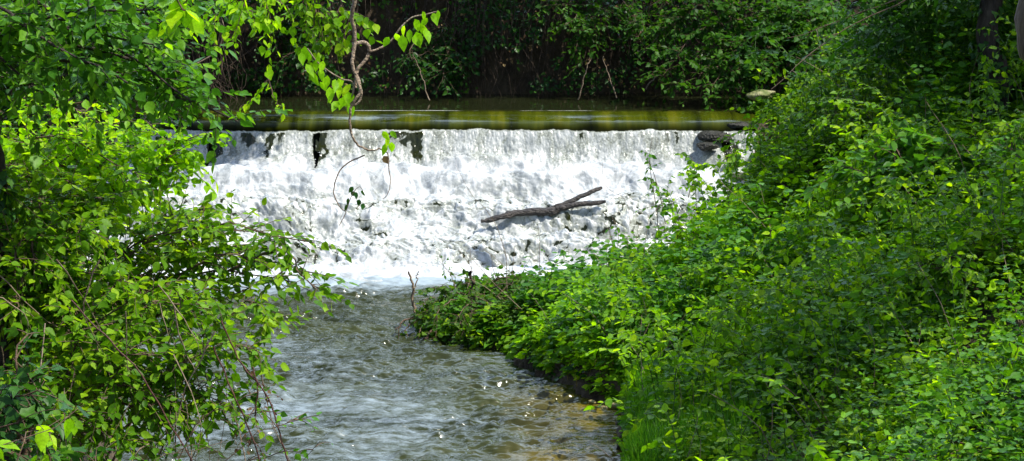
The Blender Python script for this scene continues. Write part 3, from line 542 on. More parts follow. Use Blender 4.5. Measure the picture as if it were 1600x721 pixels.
# ---- right bank ground cover
def cover(name, n, ylo, yhi, dlo, dhi, mat, hgt, size, nodes, seed, label, dens=None, tpl='leaf', wid=1., droop=.25, up=1., lean=.15):
    rg = np.random.default_rng(seed); y = rg.uniform(ylo, yhi, n*3); d = rg.uniform(dlo, dhi, n*3); x = np.interp(y, RE[:, 0], RE[:, 1])+d
    k = np.abs(x) < .30*y+.6
    if dens is not None: k &= rg.random(n*3) < dens(x, y, d)
    x = x[k][:n]; y = y[k][:n]; m_ = len(x)
    h = hgt*(.1+1.6*sm(.3, .75, fbm(x*1.3, y*1.3, seed+3, 3)))*(.6+.6*rg.random(m_))*(.40+.60*sm(0, 1.2, rbank(x, y)))*(1-.45*sm(20.5, 22.5, y)*sm(4.5, 1.5, rbank(x, y)))
    z = ground(x, y); ln = rg.normal(size=(m_, 3))*lean; ln[:, 2] = 1; ln = nrm(ln)
    a0 = rg.random(m_)*2*PI; Ps = []; Ds = []; Ns = []; Ss = []
    for q in range(nodes):
        f = (q+1)/nodes*(.92+.1*rg.random(m_)); c = np.stack([x, y, z], -1)+ln*(h*f)[:, None]
        for s_ in (0, 1):
            an = a0+q*PI/2+s_*PI+.4*rg.normal(size=m_)
            o = np.stack([np.cos(an), np.sin(an), -droop+.5*rg.random(m_)-.35*(1-f)], -1)
            Ps.append(c+o*.01); Ds.append(o); Ns.append(np.array([0, 0, 1.])+.65*rg.normal(size=(m_, 3))); Ss.append(size*(1.25-.55*f)*(.45+.9*rg.random(m_))*np.clip(y/19, .66, 1.1))
    P = np.concatenate(Ps); rn = np.clip(.5*rg.random(len(P))+.6*fbm(P[:, 0]*1.2, P[:, 1]*1.2, seed+9)-.05, 0, 1)
    o = leaf_obj(name, P, np.concatenate(Ds), np.concatenate(Ns), np.concatenate(Ss), mat, None, tpl, wid, rn, seed=seed)
    tag(o, label, 'undergrowth', kind='stuff'); return o
pn = lambda s, a, b, sc=.6: (lambda x, y, d: sm(a, b, fbm(x*sc, y*sc, s)))
cover('undergrowth', 14500, 9, 33, .02, 9, M['leaf_mid'], .42, .092, 4, 61, 'mid green leafy ground cover across the right bank')
cover('nettles', 5200, 9, 30, .1, 8, M['leaf_cool'], .72, .11, 6, 62, 'cool green nettles standing among the ground cover', pn(5, .42, .6))
cover('bright_undergrowth', 8000, 17, 32, .05, 4.2, M['leaf_bright'], .45, .095, 4, 63, 'yellow-green leafy plants along the sunny water side of the bank', lambda x, y, d: sm(.34, .5, fbm(x*.6, y*.6, 6))*(1-((y > 22) & (y < 25) & (d < 1.5))))  # brighter leaf colour paints in the sunlit strip of the bank
cover('undergrowth', 1500, 22, 24.6, .0, 1.5, M['leaf_brown'], .45, .08, 4, 66, 'dull olive leaves around the bush on the tip of land')
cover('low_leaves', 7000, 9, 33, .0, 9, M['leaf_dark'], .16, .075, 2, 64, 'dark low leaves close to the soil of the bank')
cover('undergrowth', 2500, 10, 18, 1., 6, M['leaf_mid'], .5, .09, 4, 65, 'light green leafy plants in the lower right corner', pn(9, .5, .62, .9))
rg = np.random.default_rng(77); n = 16000; y = rg.uniform(32.5, 41, n); x = rg.uniform(3.5, 12, n); an = rg.random(n)*2*PI
P = np.stack([x, y, ground(x, y)+.45*rg.random(n)], -1)
tag(leaf_obj('undergrowth', P, np.stack([np.cos(an), np.sin(an)-.4, -.3+.3*rg.normal(size=n)], -1), np.array([0, -.5, 1.])+.5*rg.normal(size=(n, 3)), .09+.08*rg.random(n), M['leaf_far'], None, 'simple', seed=77), 'shaded leafy growth at the head of the right bank behind the pool', 'undergrowth', kind='stuff')
# left bank carpet
rg = np.random.default_rng(70); n = 9000; y = rg.uniform(9, 31, n); x = np.interp(y, LE[:, 0], LE[:, 1])-rg.uniform(0, 5, n); k = np.abs(x) < .3*y+.5; x = x[k]; y = y[k]; n = len(x)
an = rg.random(n)*2*PI; P = np.stack([x, y, ground(x, y)+.35*rg.random(n)], -1)
tag(leaf_obj('undergrowth', P, np.stack([np.cos(an), np.sin(an), .2*rg.normal(size=n)], -1), np.array([0, 0, 1.])+.5*rg.normal(size=(n, 3)), .06+.06*rg.random(n), M['leaf_mid'], None, 'simple', seed=70), 'leafy ground cover along the left bank', 'undergrowth', kind='stuff')

rg = np.random.default_rng(78); tb = Tubes()
for k in range(420):
    y_ = rg.uniform(12, 30); d_ = rg.uniform(.1, 6.5); x_ = float(np.interp(y_, RE[:, 0], RE[:, 1]))+d_
    if abs(x_) > .29*y_: continue
    q = np.array([x_, y_, G(x_, y_)]); v = np.array([rg.normal()*.35, rg.normal()*.35, .45+.6*rg.random()]); tb.add(curve([q, q+v*.6, q+v+[rg.normal()*.1, 0, -.05]], 7, .006, rg), .004+.003*rg.random(), .002, 3)
tag(tb.obj('dead_stems', M['dead_stem']), 'bare dead stems poking up through the leaves of the right bank', 'stems', kind='stuff')
for (nm, nn, sd_, ht, sz, mt, ds, lb) in (('tall_weeds', 420, 301, .95, .075, 'leaf_mid', (.4, 7.5), 'loose arching leafy stems standing above the right bank cover'), ('brambles', 260, 302, .75, .09, 'leaf_bright', (.1, 4.), 'bright arching bramble stems along the sunny side of the bank'), ('young_growth', 240, 303, 1.5, .09, 'leaf_far', (3., 9.), 'tall loose young growth at the top of the right bank')):
    p = Plant(sd_); rg = p.rg; k = 0
    while k < nn:
        y_ = rg.uniform(12.5, 31 if nm != 'young_growth' else 29); d_ = rg.uniform(*ds); x_ = float(np.interp(y_, RE[:, 0], RE[:, 1]))+d_
        if abs(x_) > .285*y_ or (nm == 'young_growth' and (y_ < 21 or d_ < 4.8)) or (d_ < 3.2 and 20.5 < y_ < 26) or (d_ < 2.0+(2.2 if nm == 'young_growth' else 0) and y_ > 26) or fbm(np.array([x_*.8]), np.array([y_*.8]), sd_)[0] < .42: continue
        k += 1; h_ = ht*rg.uniform(.6, 1.25); q = np.array([x_, y_, G(x_, y_)]); v = np.array([rg.normal()*.35-.1, rg.normal()*.3-.1, 1.])*h_
        P = p.limb([q, q+v*[.25, .25, .5], q+v*[.7, .7, .9], q+v*[1.3, 1.3, 1.0-.25*rg.random()]], .006, .002, 10, .008, 3)
        p.leaves_on(P[2:], .045, sz, .5, .7)
        if ht > .8: p.twigs(P, 3 if ht < 1.2 else 7, .3, .05, sz, .3)
    root = empty(nm, (4, 22, 2)); p.finish(root, M['stem_green'], M[mt], bname='stems', lname='leaves'); tag(root, lb, 'undergrowth', kind='stuff')
# grass
def grass(name, x, y, h, mat, seed, label, wd=.006, lean=.5, parent=None, z=None):
    rg = np.random.default_rng(seed); n = len(x); z = ground(x, y) if z is None else z
    an = rg.random(n)*2*PI; hh = h*(.5+.8*rg.random(n)); l = hh*lean*rg.random(n)
    d = np.stack([np.cos(an), np.sin(an), 0*an], -1); s_ = np.stack([-np.sin(an), np.cos(an), 0*an], -1); b0 = np.stack([x, y, z-.01], -1); V = []
    for f, w_ in ((0, 1.), (.4, .9), (.75, .6)):
        c = b0+d*(l*f*f)[:, None]+np.array([0, 0, 1.])*(hh*(f-.25*lean*f*f))[:, None]; V += [c-s_*wd*w_, c+s_*wd*w_]
    V.append(b0+d*l[:, None]+np.array([0, 0, 1.])*(hh*(1-.3*lean))[:, None])
    V = np.stack(V, 1); q = np.array([0, 1, 3, 2, 2, 3, 5, 4, 4, 5, 6]); i = (q[None]+7*np.arange(n)[:, None]).ravel(); st_ = (np.array([0, 4, 8])[None]+11*np.arange(n)[:, None]).ravel()
    o = raw_mesh(name, V.reshape(-1, 3), i, st_, mat, parent, {'rnd': np.repeat(rg.random(n), 7)}, False)
    if parent is None: tag(o, label, 'grass', kind='stuff')
    return o
rg = np.random.default_rng(80)
def scat(n, px0, px1, py0, py1, Y0, Y1):  # spread over a stretch of bank
    y = rg.uniform(Y0, Y1, n); f = (y-Y0)/(Y1-Y0); a0 = A(px0[0], 400, Y0)[0]; a1 = A(px1[0], 400, Y0)[0]; b0 = A(px0[1], 400, Y1)[0]; b1 = A(px1[1], 400, Y1)[0]
    u = rg.random(n); x = (a0+(b0-a0)*f)*(1-u)+(a1+(b1-a1)*f)*u; k = rbank(x, y) > .02; return x[k], y[k]
x, y = scat(17000, (980, 985), (1180, 1170), 0, 0, 15.3, 19.0); grass('grass', x, y, .28, M['grass'], 81, 'bright fine grass at the water edge in the lower middle')
x, y = scat(7000, (985, 860), (1160, 1010), 0, 0, 19.0, 22.5); grass('grass', x, y, .26, M['grass'], 82, 'grass tufts mixed with leaves above the cut bank')
x, y = scat(900, (900, 820), (1000, 980), 0, 0, 19.6, 23.5); grass('dry_grass', x, y, .22, M['dry_grass'], 83, 'straw coloured dry grass at the bank edge', lean=1.1)

# ---- right bank shrubs (things)
RG_ = 'shrubs on the right bank'
def bush(px, py, Y, wpx, hpx, label, mat, seed, n=9, size=.08, ntw=18, ln=.3, name='shrub', cat='shrub', **kw):
    b = gp(px, py, Y); s_ = Y/FPX; rg = np.random.default_rng(seed); T_ = []
    for q in range(n):
        a_ = rg.random()*2*PI; rr = rg.random()**.5; T_.append(b+np.array([math.cos(a_)*rr*wpx*.5*s_, math.sin(a_)*rr*wpx*.4*s_, hpx*s_*(.55+.5*rg.random())*(1.05-.4*rr)]))
    return shrub(name, b, T_, label, cat, kw.pop('group', RG_), mat, seed=seed, size=size, ntw=ntw, ln=ln, **kw)
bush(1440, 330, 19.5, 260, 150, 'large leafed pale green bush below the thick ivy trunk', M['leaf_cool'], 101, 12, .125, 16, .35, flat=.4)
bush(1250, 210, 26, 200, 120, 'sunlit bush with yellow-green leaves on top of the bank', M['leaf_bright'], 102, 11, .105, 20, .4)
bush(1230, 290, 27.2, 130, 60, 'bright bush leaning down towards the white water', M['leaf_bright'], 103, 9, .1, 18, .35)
bush(1130, 450, 22.5, 180, 45, 'light green bush halfway down the bank facing the log', M['leaf_bright'], 104, 10, .095, 18, .32)
bush(1330, 420, 18.5, 220, 90, 'deep green bush in the middle of the right bank', M['leaf_mid'], 105, 10, .08, 20, .32)
bush(1540, 480, 16, 220, 110, 'green bush at the right edge halfway down', M['leaf_mid'], 106, 10, .085, 18, .3)
bush(1500, 690, 12.9, 240, 90, 'leafy bush with pale tips in the lower right corner', M['leaf_mid'], 107, 9, .062, 16, .22)
bush(1290, 700, 14, 200, 60, 'low nettle clump at the bottom, left of the corner bush', M['leaf_cool'], 108, 9, .065, 16, .22)
bush(1620, 250, 22.5, 130, 120, 'yellowish bush growing behind the thick ivy trunk', M['leaf_bright'], 109, 8, .1, 16, .35)
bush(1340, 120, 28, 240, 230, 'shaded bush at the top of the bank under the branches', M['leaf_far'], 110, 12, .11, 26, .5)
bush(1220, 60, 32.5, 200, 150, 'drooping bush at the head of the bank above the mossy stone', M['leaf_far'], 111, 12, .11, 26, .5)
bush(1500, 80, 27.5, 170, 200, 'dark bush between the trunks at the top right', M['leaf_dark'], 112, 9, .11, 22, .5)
bush(1040, 400, 25.4, 110, 45, 'low dark bush at the foot of the bank by the white water', M['leaf_mid'], 113, 9, .085, 16, .28)
bush(1230, 560, 17, 240, 70, 'broad patch of mid green bush above the fine grass', M['leaf_mid'], 114, 10, .075, 18, .26)
bush(920, 560, 21.3, 130, 60, 'yellow-green clump at the brink of the cut bank', M['leaf_bright'], 115, 8, .085, 14, .22)
bush(1325, 150, 29.5, 140, 230, 'tall loose bush above the sunlit one at the top of the bank', M['leaf_mid'], 116, 12, .085, 22, .45, flat=.7)
bush(1410, 190, 25.5, 150, 220, 'tall loose bush just left of the ivy trunks', M['leaf_far'], 117, 12, .085, 22, .4, flat=.7)
bush(1500, 200, 23.6, 110, 190, 'narrow upright bush between the two ivy trunks', M['leaf_mid'], 118, 9, .08, 20, .35, flat=.7)
bush(1600, 330, 18, 120, 150, 'upright bush at the right edge in front of the thickest trunk', M['leaf_cool'], 119, 8, .07, 18, .3, flat=.7)
bush(1162, 222, 30.6, 80, 50, 'small yellow-green tuft growing over the rocks at the right weir end', M['leaf_bright'], 121, 6, .07, 10, .2)
# overhanging branches above the pool at right
shrub('shrub', [4.9, 33.6, G(4.9, 33.6)], tips([(1200, 20, 32.4), (1240, 60, 32.2), (1280, 10, 32.4), (1320, 30, 32.6), (1180, 100, 32), (1100, 60, 32.6), (1060, 100, 32.2), (1030, 125, 32), (1075, 140, 32), (1120, 110, 32), (1050, 40, 33), (1000, 20, 33.4), (1130, 20, 32.6), (1090, 0, 32.6), (1150, 80, 32), (1110, 140, 31.8), (1010, 75, 32.8), (1150, 120, 31.9)]),
      'green shrub hanging out over the pool at the right end of the weir', 'shrub', RG_, M['leaf_far'], seed=120, ntw=26, ln=.5, size=.105, sp=.055, t0=.35)

# ---- promontory clump in the stream
shrub('shrub', [-.45, 23.2, .2], tips([(660, 470, 23), (690, 450, 23.2), (730, 440, 23.4), (780, 440, 23.4), (830, 450, 23.3), (860, 470, 23), (700, 500, 22.6), (740, 490, 22.5), (790, 500, 22.5), (840, 500, 22.5), (680, 530, 22.4), (730, 530, 22.2), (780, 530, 22.2), (655, 500, 22.8), (760, 465, 22.9), (820, 480, 22.8), (700, 475, 22.9)]),
      'dense round bush on the tip of land jutting into the stream', 'shrub', 'shrubs on the right bank', M['leaf_brown'], seed=130, ntw=17, ln=.24, size=.078, sp=.045, t0=.45, r=.012)
# roots and dead stems trailing from its tip
def twisty(name, pathlist, mat, label, cat, group=None, wob=.01, k=5, leafs=None):
    b = np.asarray(pathlist[0][0][0], float); root = None; tb = Tubes()
    for pts, r0, r1 in pathlist: tb.add(curve(pts, 18, wob), r0, r1, k)
    o = tb.obj(name, mat, None, b); tag(o, label, cat, group); return o
R0 = at(655, 495, 22.9)
twisty('roots', [([A(662, 500, 22.9), A(640, 500, 22.8), A(626, 515, 22.7), A(622, 530, 22.7)], .014, .005), ([A(665, 495, 22.9), A(640, 512, 22.8), A(637, 527, 22.7)], .012, .004), ([A(668, 510, 22.8), A(655, 522, 22.6), A(650, 534, 22.6)], .01, .004),
    ([A(675, 515, 22.7), A(662, 530, 22.5), A(660, 545, 22.5)], .02, .012), ([A(660, 490, 22.9), A(632, 495, 22.8), A(618, 508, 22.8), A(617, 522, 22.8)], .009, .003)], M['twig'], 'dark roots trailing into the water from the tip of land', 'roots')
twisty('dead_stalk', [([A(650, 490, 23), A(645, 455, 23), A(638, 425, 23)], .022, .012), ([A(645, 450, 23), A(652, 435, 23), A(654, 424, 23)], .01, .004)], M['dead_stem'], 'short brown dead stalk sticking up at the left of the stream bush', 'stalk')
twisty('dead_stalk', [([A(738, 462, 22.9), A(742, 440, 22.9), A(736, 425, 22.9)], .012, .02)], M['bark'], 'dark knobbed dead stalk on top of the stream bush', 'stalk')
twisty('dead_stalk', [([A(968, 712, 17.4), A(975, 695, 17.4), A(972, 678, 17.4)], .03, .018), ([A(973, 690, 17.4), A(981, 684, 17.4), A(984, 676, 17.4)], .014, .007)], M['bark'], 'small dark stump at the water edge beside the fine grass', 'stump')
x = RNG.uniform(.0, .9, 700); y = RNG.uniform(22.3, 23.4, 700); grass('dry_grass', x, y, .35, M['dry_grass'], 84, 'brown dry grass behind the round bush on the tip of land', lean=1.2)
# tall thin stems in front of the white water
def stem(pts, leaves, label, seed, mat='dead_stem', lm='leaf_cool', r=.006, size=.05, side=0):
    b = np.asarray(pts[0]); root = empty('tall_weed', b); p = Plant(seed); P = p.limb(pts, r, r*.4, 18, .004, 4)
    for (f, n) in leaves:
        i = int(f*15)
        for q in range(n):
            d = nrm(p.rg.normal(size=3)+[0, 0, .2]); tp = np.linspace(0, 1, 4)[:, None]; W_ = P[i]+d*.14*tp; p.tb.add(W_, .003, .0015, 3); p.leaves_on(W_, .035, size, .6)
    p.finish(root, M[mat], M[lm], bname='stem', lname='leaves'); tag(root, label, 'weed', 'thin weeds standing against the white water')
stem([A(793, 452, 23.2), A(790, 400, 23.2), A(768, 340, 23.2), A(738, 305, 23.2), A(712, 258, 23.2)], [], 'thinnest bare arching stem reaching up left of the log', 141, r=.004)
stem([A(792, 455, 23.1), A(792, 410, 23.1), A(783, 372, 23.1)], [(.95, 1)], 'short bare stem rising from the stream bush below the log', 142, r=.005, size=.03)
stem([A(842, 470, 23.4), A(843, 410, 23.4), A(841, 352, 23.4)], [(.5, 1), (.8, 1)], 'straight upright stem right of the stream bush', 143, r=.005, size=.035)
stem([A(712, 450, 22.8), A(700, 425, 22.8), A(686, 408, 22.8)], [(.9, 3), (.6, 2)], 'short weed with round leaves leaning left above the stream bush', 144, r=.005)
stem([A(1030, 360, 26.3), A(1022, 300, 26.3), A(1015, 262, 26.3), A(1018, 215, 26.3)], [(.2, 4), (.4, 3), (.6, 3), (.8, 2), (.95, 2)], 'tallest weed with scattered leaves at the right of the white water', 145, r=.007, size=.08)
stem([A(1040, 350, 26.2), A(1030, 290, 26.2), A(1008, 235, 26.2)], [(.3, 3), (.6, 3), (.9, 2)], 'branching grey weed leaning left at the right of the white water', 146, r=.007, size=.07)
stem([A(960, 420, 25.4), A(968, 370, 25.4), A(955, 335, 25.4)], [(.3, 4), (.6, 3), (.9, 3)], 'leafy weed below and right of the log', 147, r=.006, size=.06)
stem([A(1075, 310, 27), A(1085, 270, 27), A(1080, 245, 27)], [(.3, 5), (.6, 5), (.9, 4)], 'bushy weed with bright leaves at the bank beside the fall', 148, lm='leaf_bright', r=.007, size=.09)
stem([A(905, 430, 25), A(915, 395, 25), A(930, 375, 25)], [(.3, 4), (.6, 4), (.9, 4)], 'low weed with dark leaves against the foot of the cascade', 149, r=.006, size=.07)
stem([A(985, 350, 26), A(975, 310, 26), A(945, 290, 26), A(940, 250, 26)], [], 'bare hair-thin stem just right of the log tip', 150, r=.004)

# ---- driftwood log lying on the cascade
def on(px, py): # find depth where ray meets the cascade
    best = None
    for Y in np.linspace(31, 25, 400):
        q = A(px, py, Y)
        if q[2] >= level(Y)+.03: return Y
    return 28
Yl = on(830, 334)-.12
lg = empty('driftwood_log', A(800, 338, Yl)-[0, 0, .06]); tag(lg, 'dark forked driftwood log stranded across the white cascade', 'log')
tb = Tubes(); P = curve([A(752, 345, Yl-.15), A(785, 337, Yl-.1), A(820, 331, Yl), A(862, 331, Yl), A(868, 329, Yl)], 30, .006); rr = np.interp(np.linspace(0, 1, 30), [0, .1, .5, .8, .95, 1], [.025, .045, .058, .066, .07, .05])*(1+.1*np.random.default_rng(3).normal(size=30)); tb.add(P, 0, 0, 10, rr); tb.obj('trunk', M['driftwood'], lg)
tb = Tubes(); P = curve([A(858, 328, Yl), A(885, 318, Yl+.05), A(905, 308, Yl+.1), A(925, 299, Yl+.12), A(941, 294, Yl+.15)], 26, .005); tb.add(P, 0, 0, 9, np.interp(np.linspace(0, 1, 26), [0, .5, .9, 1], [.045, .036, .032, .02])); tb.obj('branch', M['driftwood'], lg)
tb = Tubes(); P = curve([A(860, 330, Yl), A(890, 322, Yl-.03), A(920, 317, Yl-.05), A(946, 315, Yl-.08)], 26, .005); tb.add(P, 0, 0, 9, np.interp(np.linspace(0, 1, 26), [0, .5, .9, 1], [.05, .04, .036, .02])); tb.obj('branch', M['driftwood'], lg)

# ---- hanging vine at top centre
vd = 9.0
root = empty('hanging_vine', A(556, -60, vd)); tb = Tubes()
def V_(l): return [A(px, py, vd+dz) for px, py, dz in l]
vm = [(556, -70, 0), (556, 0, 0), (551, 30, .03), (556, 70, .05), (553, 100, .02), (560, 130, .0), (563, 150, 0), (550, 170, 0), (549, 200, 0), (556, 225, .01), (575, 235, .02), (592, 232, .02)]
tb.add(curve(V_(vm), 70, .002), .011, .004, 7)
tb.add(curve(V_([(551, 70, .04), (572, 70, .06), (580, 82, .06), (572, 97, .05), (560, 112, .03), (556, 138, .02)]), 40, .0015), .010, .007, 7)
tb.add(curve(V_([(578, 80, .06), (592, 76, .08), (608, 66, .1), (640, 30, .1), (684, 18, .1)]), 24, .0015), .006, .003, 6)
tb.add(curve(V_([(558, 118, 0), (565, 140, 0), (562, 158, 0), (548, 164, 0), (552, 130, 0), (530, 120, 0), (500, 100, .02), (480, 76, .02)]), 40, .0015), .006, .003, 6)
tb.add(curve(V_([(570, 242, .02), (548, 252, .02), (530, 270, .02), (521, 298, .02), (530, 322, .01), (541, 332, .0)]), 30, .001), .004, .0025, 5)
tb.add(curve(V_([(541, 332, 0), (536, 342, .0), (530, 353, .0)]), 8, .0), .0025, .002, 5)
tb.add(curve(V_([(606, 240, 0), (609, 262, 0), (611, 285, 0), (604, 304, 0), (598, 311, 0)]), 20, .001), .003, .0015, 5)
tb.add(curve(V_([(592, 232, .02), (604, 238, 0), (606, 242, 0)]), 8, 0), .004, .003, 5)
tb.obj('stem', M['vine'], root)
p = Plant(160); rg = p.rg
def leaf_at(lst, sz, dx=0, drop=.9):
    for px, py in lst:
        p.P.append(A(px, py, vd+.05*rg.normal())[None]); p.D.append((np.array([.45*rg.normal()+dx, .3*rg.normal(), -drop]))[None]); p.N.append(np.array([.5*rg.normal(), -1, .6+.3*rg.normal()])[None]); p.S.append(np.array([sz*(.8+.4*rg.random())]))
leaf_at([(470, 82), (483, 78), (492, 95), (478, 100), (500, 108), (486, 112), (512, 118), (500, 128), (524, 124), (515, 136), (532, 134), (522, 146), (540, 140), (548, 132), (536, 152), (545, 150), (528, 158), (496, 86), (476, 72), (505, 95), (552, 145), (546, 160), (535, 120)], .066)
leaf_at([(608, 58), (618, 52), (632, 40), (640, 46), (648, 30), (656, 38), (668, 28), (660, 18), (676, 20), (644, 58), (628, 55), (650, 50), (664, 45), (684, 16)], .066)
leaf_at([(598, 205), (606, 212), (612, 222), (602, 224), (610, 205)], .055)
p.finish(root, M['vine'], M['leaf_bright'], lname='leaves', wid=.8)
p = Plant(161); rg = p.rg; leaf_at([(599, 244)], .06); p.finish(root, M['vine'], M['leaf_dry'], lname='yellowed_leaf')
p = Plant(162); rg = p.rg; leaf_at([(545, 310), (548, 300), (562, 312), (568, 318), (556, 300), (566, 298), (543, 320), (552, 292)], .035, drop=.6); p.finish(root, M['vine'], M['leaf_dark'], lname='withered_leaves')
tb = Tubes(); tb.add(curve(V_([(541, 330, 0), (550, 305, 0), (562, 292, 0), (570, 305, 0)]), 12, 0), .002, .001, 4); tb.obj('tendril', M['twig'], root)
tag(root, 'knotted bare vine hanging from the top centre with leaf clusters along it', 'vine')
# leafy sprays hanging from the top
def spray(base, lst, label, seed, mat, n=7, ln=.16, size=.06, droop=.6, Yd=10.5, r=.006):
    b = A(*base, Yd); root = empty('hanging_branch', b); p = Plant(seed)
    for pth in lst:
        P = p.limb([b]+[A(px, py, Yd) for px, py in pth], r, r*.4, 16, .006, 5); p.leaves_on(P, .035, size, droop); p.twigs(P, n, ln, .032, size, .3, droop=droop, r=.002)
    p.finish(root, M['twig'], mat, lname='leaves'); tag(root, label, 'branch', 'leafy branches hanging in at the top')
spray((500, -60), [[(490, 20), (478, 60)], [(510, 10), (520, 50), (530, 85)], [(500, 0), (505, 70)], [(530, -20), (545, 20), (560, 30)], [(480, -20), (470, 20)]], 'leafy branch hanging straight down left of the knotted vine', 171, M['leaf_mid'], 10, .15, .055)
spray((400, -60), [[(380, 10), (370, 50)], [(410, 0), (425, 42)], [(350, 0), (330, 40)], [(430, -10), (450, 15)], [(300, -10), (270, 30)], [(370, 0), (400, 20)]], 'light leafy branch hanging at the top, between the tree and the vine', 172, M['leaf_bright'], 8, .16, .055)
spray((290, -80), [[(285, -10), (290, 16)], [(275, -5), (268, 35)]], 'big-leafed branch tip at the top edge above the left tree', 173, M['leaf_bright'], 1, .05, .085, Yd=7.5)
spray((420, 120), [[(395, 158), (375, 168)], [(430, 158), (440, 165)]], 'small sprig of leaves in front of the left end of the weir lip', 174, M['leaf_bright'], 2, .06, .06, Yd=13.2)
shrub('overhanging_branch', [4.6, 15.3, G(4.6, 15.3)+3.1], tips([(1290, 10, 15), (1230, 60, 15), (1205, 140, 15)]), 'bare thin branch sloping down in the upper right of the view', 'branch', None, M['leaf_far'], seed=175, ntw=5, ln=.15, size=.05, t0=.6, r=.010, bow=.02)
# reddish canes lower left
for k, (pts, lab) in enumerate([([(345, 500), (372, 560), (412, 620), (440, 690), (455, 740)], 'reddish bramble cane slanting down over the stream, longest one'), ([(335, 540), (360, 600), (385, 660), (410, 740)], 'reddish bramble cane beside the longest one, nearer the bushes'), ([(395, 575), (402, 610), (398, 650)], 'short reddish cane end dangling by the longest cane'), ([(110, 470), (180, 540), (230, 600), (300, 720)], 'brown bare cane slanting through the left bushes')]):
    b = A(*pts[-1], 11.3); root = empty('bramble_cane', b); p = Plant(180+k); P = p.limb([A(a_, b_, 11.3) for a_, b_ in pts], .005, .005, 22, .004, 5)
    if k < 3: p.twigs(P, 5, .12, .03, .028, .2, droop=.8, r=.003)
    p.finish(root, M['twig_red'], M['leaf_dry'], bname='cane', lname='withered_leaves'); tag(root, lab, 'cane', 'bramble canes at the lower left')
for k in range(16):   # bare twigs in the left thicket
    rg = np.random.default_rng(300+k); px = rg.uniform(20, 380); py = rg.uniform(430, 640); Y = rg.uniform(11.3, 12.3)
    pass
rg = np.random.default_rng(310); tb = Tubes()
for k in range(45):
    px = rg.uniform(-20, 420); py = rg.uniform(380, 760); Y = rg.uniform(11.2, 13); q = A(px, py, Y); v = np.array([rg.normal()*.35, rg.normal()*.3, -.3-.8*rg.random()]); tb.add(curve([q, q+v*.5+rg.normal(size=3)*.05, q+v], 9, .01, rg), .003+.004*rg.random(), .002, 3)
tag(tb.obj('dead_twigs', M['dead_stem']), 'tangle of bare brown twigs through the left bushes', 'twigs', kind='stuff')

# ---- far bank: hanging roots, dry stems, patches of leaves
rg = np.random.default_rng(320); tb = Tubes()
def hang_strand(x, top, ln, r, sway=.12, off=0.):
    y = float(FAR(np.array([x]))[0])+off; q = np.array([x, y, top]); return curve([q, q+[rg.normal()*sway, -.15, -ln*.35], q+[rg.normal()*sway, -.2, -ln*.7], q+[rg.normal()*sway*1.4, -.22, -ln]], 9, .012, rg)
for k in range(700):
    x = rg.uniform(-9, 4.5); cl = float(fbm(np.array([x*1.2]), np.array([0.]), 14)[0]);
    if rg.random() > .3+cl: continue
    tb.add(hang_strand(x, rg.uniform(2.8, 4.4), rg.uniform(.7, 2.2), .004+.006*rg.random(), .14, rg.uniform(-.35, .1)), .008, .003, 3)
tag(tb.obj('hanging_roots', M['root']), 'curtain of brown roots and dry stems hanging down the dark far bank', 'roots', kind='stuff')
tb = Tubes()
for k in range(120):
    x = rg.uniform(-6.1, -4.9); tb.add(hang_strand(x, rg.uniform(3., 4.6), rg.uniform(1., 2.6), .01, .2, rg.uniform(-1.2, -.4)), .012, .004, 4)
tag(tb.obj('dry_stems', M['root']), 'brown dry stems hanging at the left end of the far bank', 'stems', kind='stuff')
def farleaves(name, n, mat, label, seed, size, sel):
    rg = np.random.default_rng(seed); x = rg.uniform(-10, 5.2, n); h = rg.random(n); k = sel(x, h); x = x[k]; h = h[k]; n = len(x)
    y = FAR(x)+.5*h-.25-.35*rg.random(n); z = 2.0+2.6*h
    an = rg.normal(size=n)*.8; D = np.stack([np.sin(an), -.5*np.ones(n), -.5+.5*rg.normal(size=n)], -1)
    o = leaf_obj(name, np.stack([x, y, z], -1), D, np.stack([.4*rg.normal(size=n), -.7+.4*rg.normal(size=n), .7*np.ones(n)], -1), size*(.6+.8*rg.random(n)), mat, None, 'simple', seed=seed)
    tag(o, label, 'undergrowth', kind='stuff')
farleaves('creepers', 17000, M['leaf_dark'], 'dark creeping leaves covering the far bank', 330, .085, lambda x, h: fbm(x*.8, h*2.4, 331) > .50-.1*h)
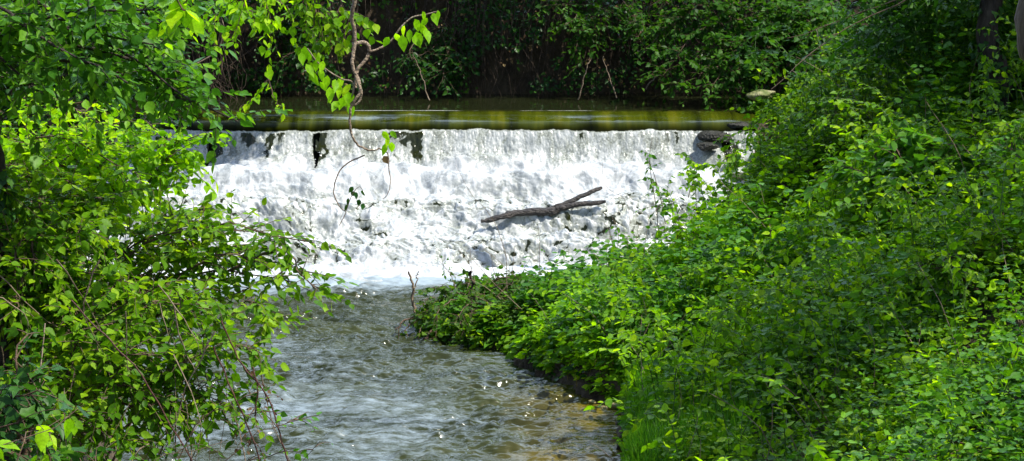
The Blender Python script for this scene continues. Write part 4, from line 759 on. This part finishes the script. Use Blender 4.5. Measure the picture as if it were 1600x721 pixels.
farleaves('creepers', 3200, M['leaf_far'], 'green creeper patches lit on the far bank', 332, .085, lambda x, h: (fbm(x*.8+5, h*3, 333) > .58-.12*(h-.4)))
farleaves('dry_leaves', 2500, M['leaf_dry'], 'withered brown leaves caught on the far bank', 334, .07, lambda x, h: (fbm(x*1.5+5, h*3, 335) > .5))
FG = 'bushes overhanging the pool from the far bank'
for k, (x, tl, lab) in enumerate([(-7.6, [(260, 20, 33.3), (200, 60, 33), (300, 0, 33.5)], 'dim bush on the far bank behind the left tree'),
    (-3.4, [(440, 90, 33.6), (480, 60, 33.6), (400, 60, 33.8), (460, 30, 33.8), (380, 20, 34)], 'dim bush on the far bank behind the leaf cluster of the vine'),
    (-1.2, [(690, 130, 33.4), (660, 115, 33.5), (720, 110, 33.5), (700, 90, 33.8), (640, 95, 33.8)], 'small bush low over the pool right of the knotted vine'),
    (1.2, [(930, 50, 33.5), (900, 80, 33.5), (950, 20, 33.6), (880, 40, 33.7), (920, 95, 33.5), (860, 10, 33.8)], 'bush on the far bank lit at its leaf tips, behind the log'),
    (2.9, [(1010, 80, 33.3), (1040, 50, 33.3), (990, 40, 33.4), (1060, 20, 33.4), (980, 10, 33.6)], 'green bush on the far bank next to the right end')]):
    y = 35.2; shrub('bush', [x, y, G(x, y)-.3], tips(tl), lab, 'bush', FG, M['leaf_dark'] if k < 3 else M['leaf_far'], seed=340+k, ntw=20, ln=.45, size=.10, sp=.06, t0=.35, r=.015, bow=.12)
for k, (pts, lab) in enumerate([([(905, 155), (915, 110), (925, 90)], 'pale bare twig leaning up from the pool edge, left one of the pair'), ([(962, 152), (950, 110), (943, 88)], 'pale bare twig leaning left from the pool edge, right one of the pair'), ([(1010, 140), (1030, 120), (1050, 105)], 'pale dead twig slanting down out of the green shrub over the pool'), ([(672, 155), (660, 120), (645, 85)], 'thin dark twig dipping to the pool right of the knotted vine'), ([(300, 105), (335, 80), (345, 40), (340, 10)], 'curved grey root arching on the far bank at the left')]):
    twisty('bare_twig', [([A(a_, b_, 33.0) for a_, b_ in pts], .014, .006)], M['dead_stem'], lab, 'twig', 'bare twigs over the pool')
